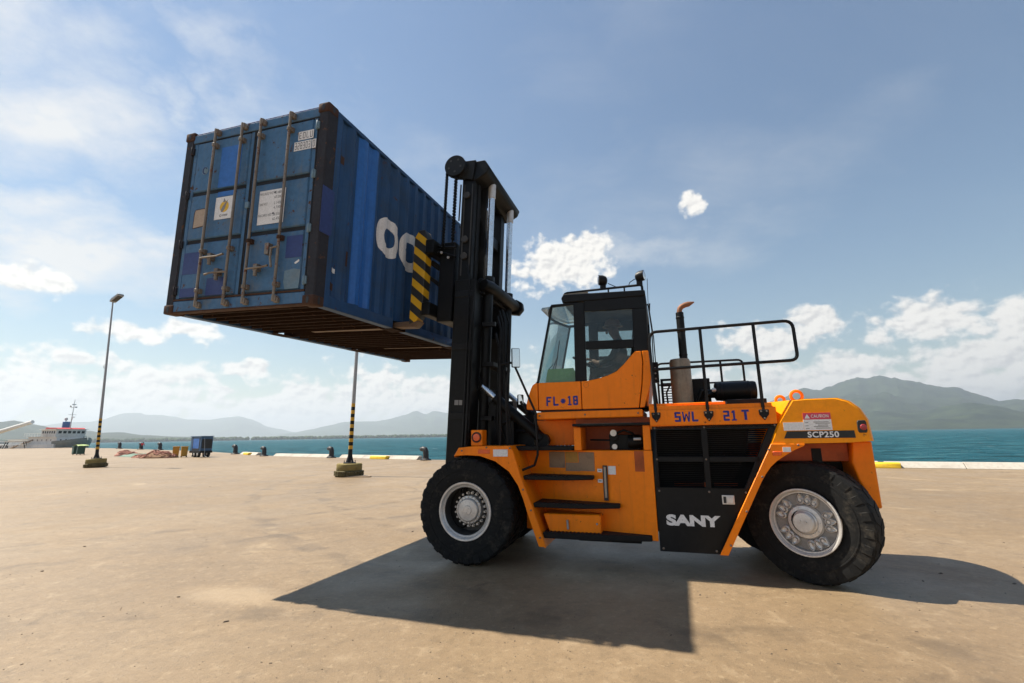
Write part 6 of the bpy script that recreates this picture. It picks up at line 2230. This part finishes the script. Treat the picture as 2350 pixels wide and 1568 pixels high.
def grit():
    """stone chips, splinters and crumbs lying on the concrete"""
    m = MB()
    rr = random.Random(31)
    for k in range(1100):
        y = 2.2 + 16 * rr.random() ** 1.6
        x = rr.uniform(-1.25, 1.25) * y
        s = rr.uniform(0.002, 0.0055) * (1 + (rr.random() < 0.05) * 1.2)
        lx, ly, a = s * rr.uniform(0.8, 2.6), s, rr.uniform(0, math.pi)
        c, q = math.cos(a), math.sin(a)
        top = [(x + (c * u * lx - q * w * ly) * 0.7, y + (q * u * lx + c * w * ly) * 0.7, s * rr.uniform(.5, 1.0)) for u, w in ((-1, -1), (1, -1), (1, 1), (-1, 1))]
        bot = [(x + c * u * lx - q * w * ly, y + q * u * lx + c * w * ly, 0.0) for u, w in ((-1, -1), (1, -1), (1, 1), (-1, 1))]
        m.add(bot + top, [(4, 5, 6, 7), (0, 1, 5, 4), (1, 2, 6, 5), (2, 3, 7, 6), (3, 0, 4, 7)])
    o = m.build('grit', 'gritstone')
    struct(o, 'stuff')
    o['label'] = 'small dark stone chips and crumbs scattered on the concrete'
    o['category'] = 'grit'


grit()


# ------------------------------------------------------------------ the ship
def ship():
    t = thing('cargo_ship', 'small moored ship with white superstructure, red deck edge and grey bow', 'ship', (-136.5, 147, WATER_Z), -0.12)
    t.scale = (0.46, 0.95, 0.95)
    # bow towards +x; stations along the hull: x, half breadth at deck, half breadth at waterline, deck height
    st = [(-52, 4.2, 3.6, 3.9), (-40, 5.0, 4.8, 3.7), (-20, 5.2, 5.0, 3.6), (-6, 5.1, 4.7, 3.7), (1, 4.4, 3.4, 4.0), (4.5, 3.1, 1.7, 4.3), (7, 1.6, 0.6, 4.6), (8.6, 0.15, 0.06, 4.8)]
    m = MB()
    rings = []
    for x, bd, bw, zd in st:
        flare = 1.4 if x > 5 else 0
        sh = (x - 11.8) * 0
        xs = lambda f: x - (1 - f) * (2.2 if x > 6 else 1.0 if x > 4 else 0.2)
        rings.append([(xs(1), -bd, zd), (xs(.5), -(bd * .45 + bw * .55), zd * .5), (xs(0), -bw, -1.2), (xs(0), bw, -1.2), (xs(.5), (bd * .45 + bw * .55), zd * .5), (xs(1), bd, zd)])
    m.loft(rings)
    hull = m.build('hull', 'hullgrey', t, angle=50)
    b = MB()
    top = [(x, -bd, zd) for x, bd, bw, zd in st] + [(x, bd, zd) for x, bd, bw, zd in reversed(st)]
    for (x0, b0, _, z0), (x1, b1, _, z1) in zip(st[3:], st[4:]):
        for s in (-1, 1):
            b.add([(x0, s * b0, z0), (x1, s * b1, z1), (x1, s * b1, z1 + 0.9), (x0, s * b0, z0 + 0.9)], [(0, 1, 2, 3)])
    b.build('bulwark', 'hullgrey', hull)
    r_ = MB()
    r_.box(-40, -4, -5.25, -5.15, 2.4, 3.7)
    MB().box(-46, -3.5, -5.24, 5.24, 1.2, 3.75).build('white_side', 'shipwhite', t, bev=0.05)
    MB().prism([(-26, 3.7), (-3.5, 3.7), (-4.6, 6.1), (-26, 6.1)], 'y', -4.4, 4.4).build('deck_house', 'shipwhite', t, bev=0.06)
    wh = MB().prism([(-16, 6.1), (-5.0, 6.1), (-4.6, 8.3), (-16, 8.3)], 'y', -4.7, 4.7).build('wheelhouse', 'shipwhite', t, bev=0.05)
    MB().box(-28, -4.2, -5.0, 5.0, 5.98, 6.12).build('bridge_deck', 'shipwhite', t)
    MB().box(-16.8, -3.9, -5.2, 5.2, 8.32, 8.46).build('roof_deck', 'shipwhite', t, bev=0.04)
    MB().prism([(-14.5, 8.46), (-4.4, 8.46), (-6.0, 8.9), (-13.5, 9.0)], 'y', -4.4, 4.4).build('red_roof', 'shipred', t, bev=0.05)
    for k in range(6):
        y = -4.0 + k * 1.45
        MB().prism([(-4.80, 7.05), (-4.70, 7.05), (-4.58, 7.85), (-4.68, 7.85)], 'y', y, y + 0.95).build('window', 'darkglass', wh)
    for k in range(6):
        x = -15 + k * 1.7
        MB().box(x, x + 0.95, -4.73, -4.69, 7.0, 7.85).build('window', 'darkglass', wh)
    for k in range(5):
        MB().lathe([(0.25, 0.0), (0.25, -0.06)], (-22 + k * 3.4, -4.42, 5.0), 'y', 12, cap=True).build('porthole', 'darkglass', t)
    for k in range(5):
        MB().lathe([(0.25, 0.0), (0.25, 0.08)], (-4.1, -3.2 + k * 1.6, 5.0), 'x', 12, cap=True).build('porthole', 'darkglass', t)
    for k in range(3):
        MB().box(-44 + k * 5, -43 + k * 5, -5.28, -5.23, 2.6, 3.4).build('window', 'darkglass', t)
    MB().lathe([(1.15, 8.9), (1.15, 10.9), (1.0, 11.0)], (-12.5, 1.0, 0), 'z', 18, cap=True).build('funnel', 'shipblue', t)
    m = MB().ell((-13.2, 1.0, 11.8), (0.55, 0.55, 0.55), 12, 8)
    m.tube([(-13.2, 1, 10.9), (-13.2, 1, 11.5)], 0.12, 8)
    m.build('radar_dome', 'shipwhite', t)
    m = MB().tube([(-6.5, 0, 8.8), (-6.3, 0, 18.2)], [0.22, 0.08], 8)
    m.tube([(-6.4, -1.3, 13.2), (-6.4, 1.3, 13.2)], 0.06, 6)
    m.tube([(-6.4, -1.0, 15.6), (-6.4, 1.0, 15.6)], 0.05, 6)
    m.tube([(-6.5, 0, 11.0), (-5.4, 0, 12.4)], 0.07, 6)
    m.box(-6.0, -4.9, -0.35, 0.35, 12.3, 12.5)
    m.box(-6.6, -6.1, -0.6, 0.6, 16.4, 16.7)
    m.box(-6.7, -6.0, 0.4, 1.0, 15.5, 15.9)
    m.build('mast', 'shipwhite', t)
    fl = MB().add([(-9.4, 0, 15.8), (-8.2, 0, 15.5), (-8.2, 0, 16.1), (-9.4, 0, 16.3)], [(0, 1, 2, 3)])
    fl.tube([(-8.2, 0, 15.4), (-6.4, 0, 15.6)], 0.03, 5)
    fl.build('flag', 'greyink', t)
    m = MB()
    for k in range(12): m.tube([(-28 + k * 2.0, -4.95, 6.1), (-28 + k * 2.0, -4.95, 7.1)], 0.04, 5)
    m.tube([(-28, -4.95, 7.1), (-6, -4.95, 7.1)], 0.04, 5)
    m.tube([(-28, -4.95, 6.6), (-6, -4.95, 6.6)], 0.03, 5)
    for k in range(8): m.tube([(-46 + k * 2.4, -5.15, 3.7), (-46 + k * 2.4, -5.15, 4.8)], 0.04, 5)
    m.tube([(-46, -5.15, 4.8), (-28, -5.15, 4.8)], 0.04, 5)
    m.build('railing', 'shipwhite', t)
    MB().tube([(-22, -4.3, 5.2), (-38, -5.8, 2.0)], 0.22, 6).build('gangway', 'wood', t)
    MB().box(-44, -28, -3.5, 3.5, 3.7, 5.3).build('after_house', 'shipwhite', t, bev=0.05)
    MB().box(-45, -27.5, -4.0, 4.0, 5.3, 5.42).build('awning', 'shipwhite', t)
    m = MB()
    m.tube([(5.5, 0, 4.2), (5.5, 0, 6.0)], 0.2, 8)
    m.box(3.0, 5.5, -1.0, 1.0, 4.0, 5.2)
    m.build('winch', 'hullgrey', t)
    return t


ship()

# crane boom reaching in from the left, on its own base off the edge of the picture
bt = thing('crane_boom', 'long white crane boom slanting up at the far left edge', 'crane', (-178, 158, 0), 0)
MB().tube([(-6, 0, 2.2), (18.5, -3, 8.4)], [0.75, 0.6], 12).build('boom', 'shipwhite', bt)
MB().box(-10, -3, -1.4, 1.4, 0.6, 2.6).build('base', 'yellow', bt, bev=0.1)
for x in (-9, -4):
    for y in (-1.3, 1.3): MB().lathe([(0.6, -0.2), (0.6, 0.2)], (x, y, 0.6), 'y', 16, cap=True).build('wheel', 'rubber', bt)

# ------------------------------------------------------------------ air
def haze():
    s = 12800
    m = MB().box(-s, s, -s, s, WATER_Z - 1.5, 530)
    o = m.build('haze', None)
    mt = bpy.data.materials.new('haze_air')
    mt.use_nodes = True
    nt = mt.node_tree
    nt.nodes.clear()
    out = nt.nodes.new('ShaderNodeOutputMaterial')
    pv = nt.nodes.new('ShaderNodeVolumePrincipled')
    pv.inputs['Color'].default_value = (0.80, 0.895, 1.0, 1)
    pv.inputs['Density'].default_value = HAZE_DENSITY
    pv.inputs['Anisotropy'].default_value = 0.3
    nt.links.new(pv.outputs[0], out.inputs['Volume'])
    o.data.materials.append(mt)
    o['kind'] = 'stuff'
    o['label'] = 'pale sea haze between the quay and the far hills'
    o['category'] = 'haze'


haze()
bpy.context.view_layer.update()
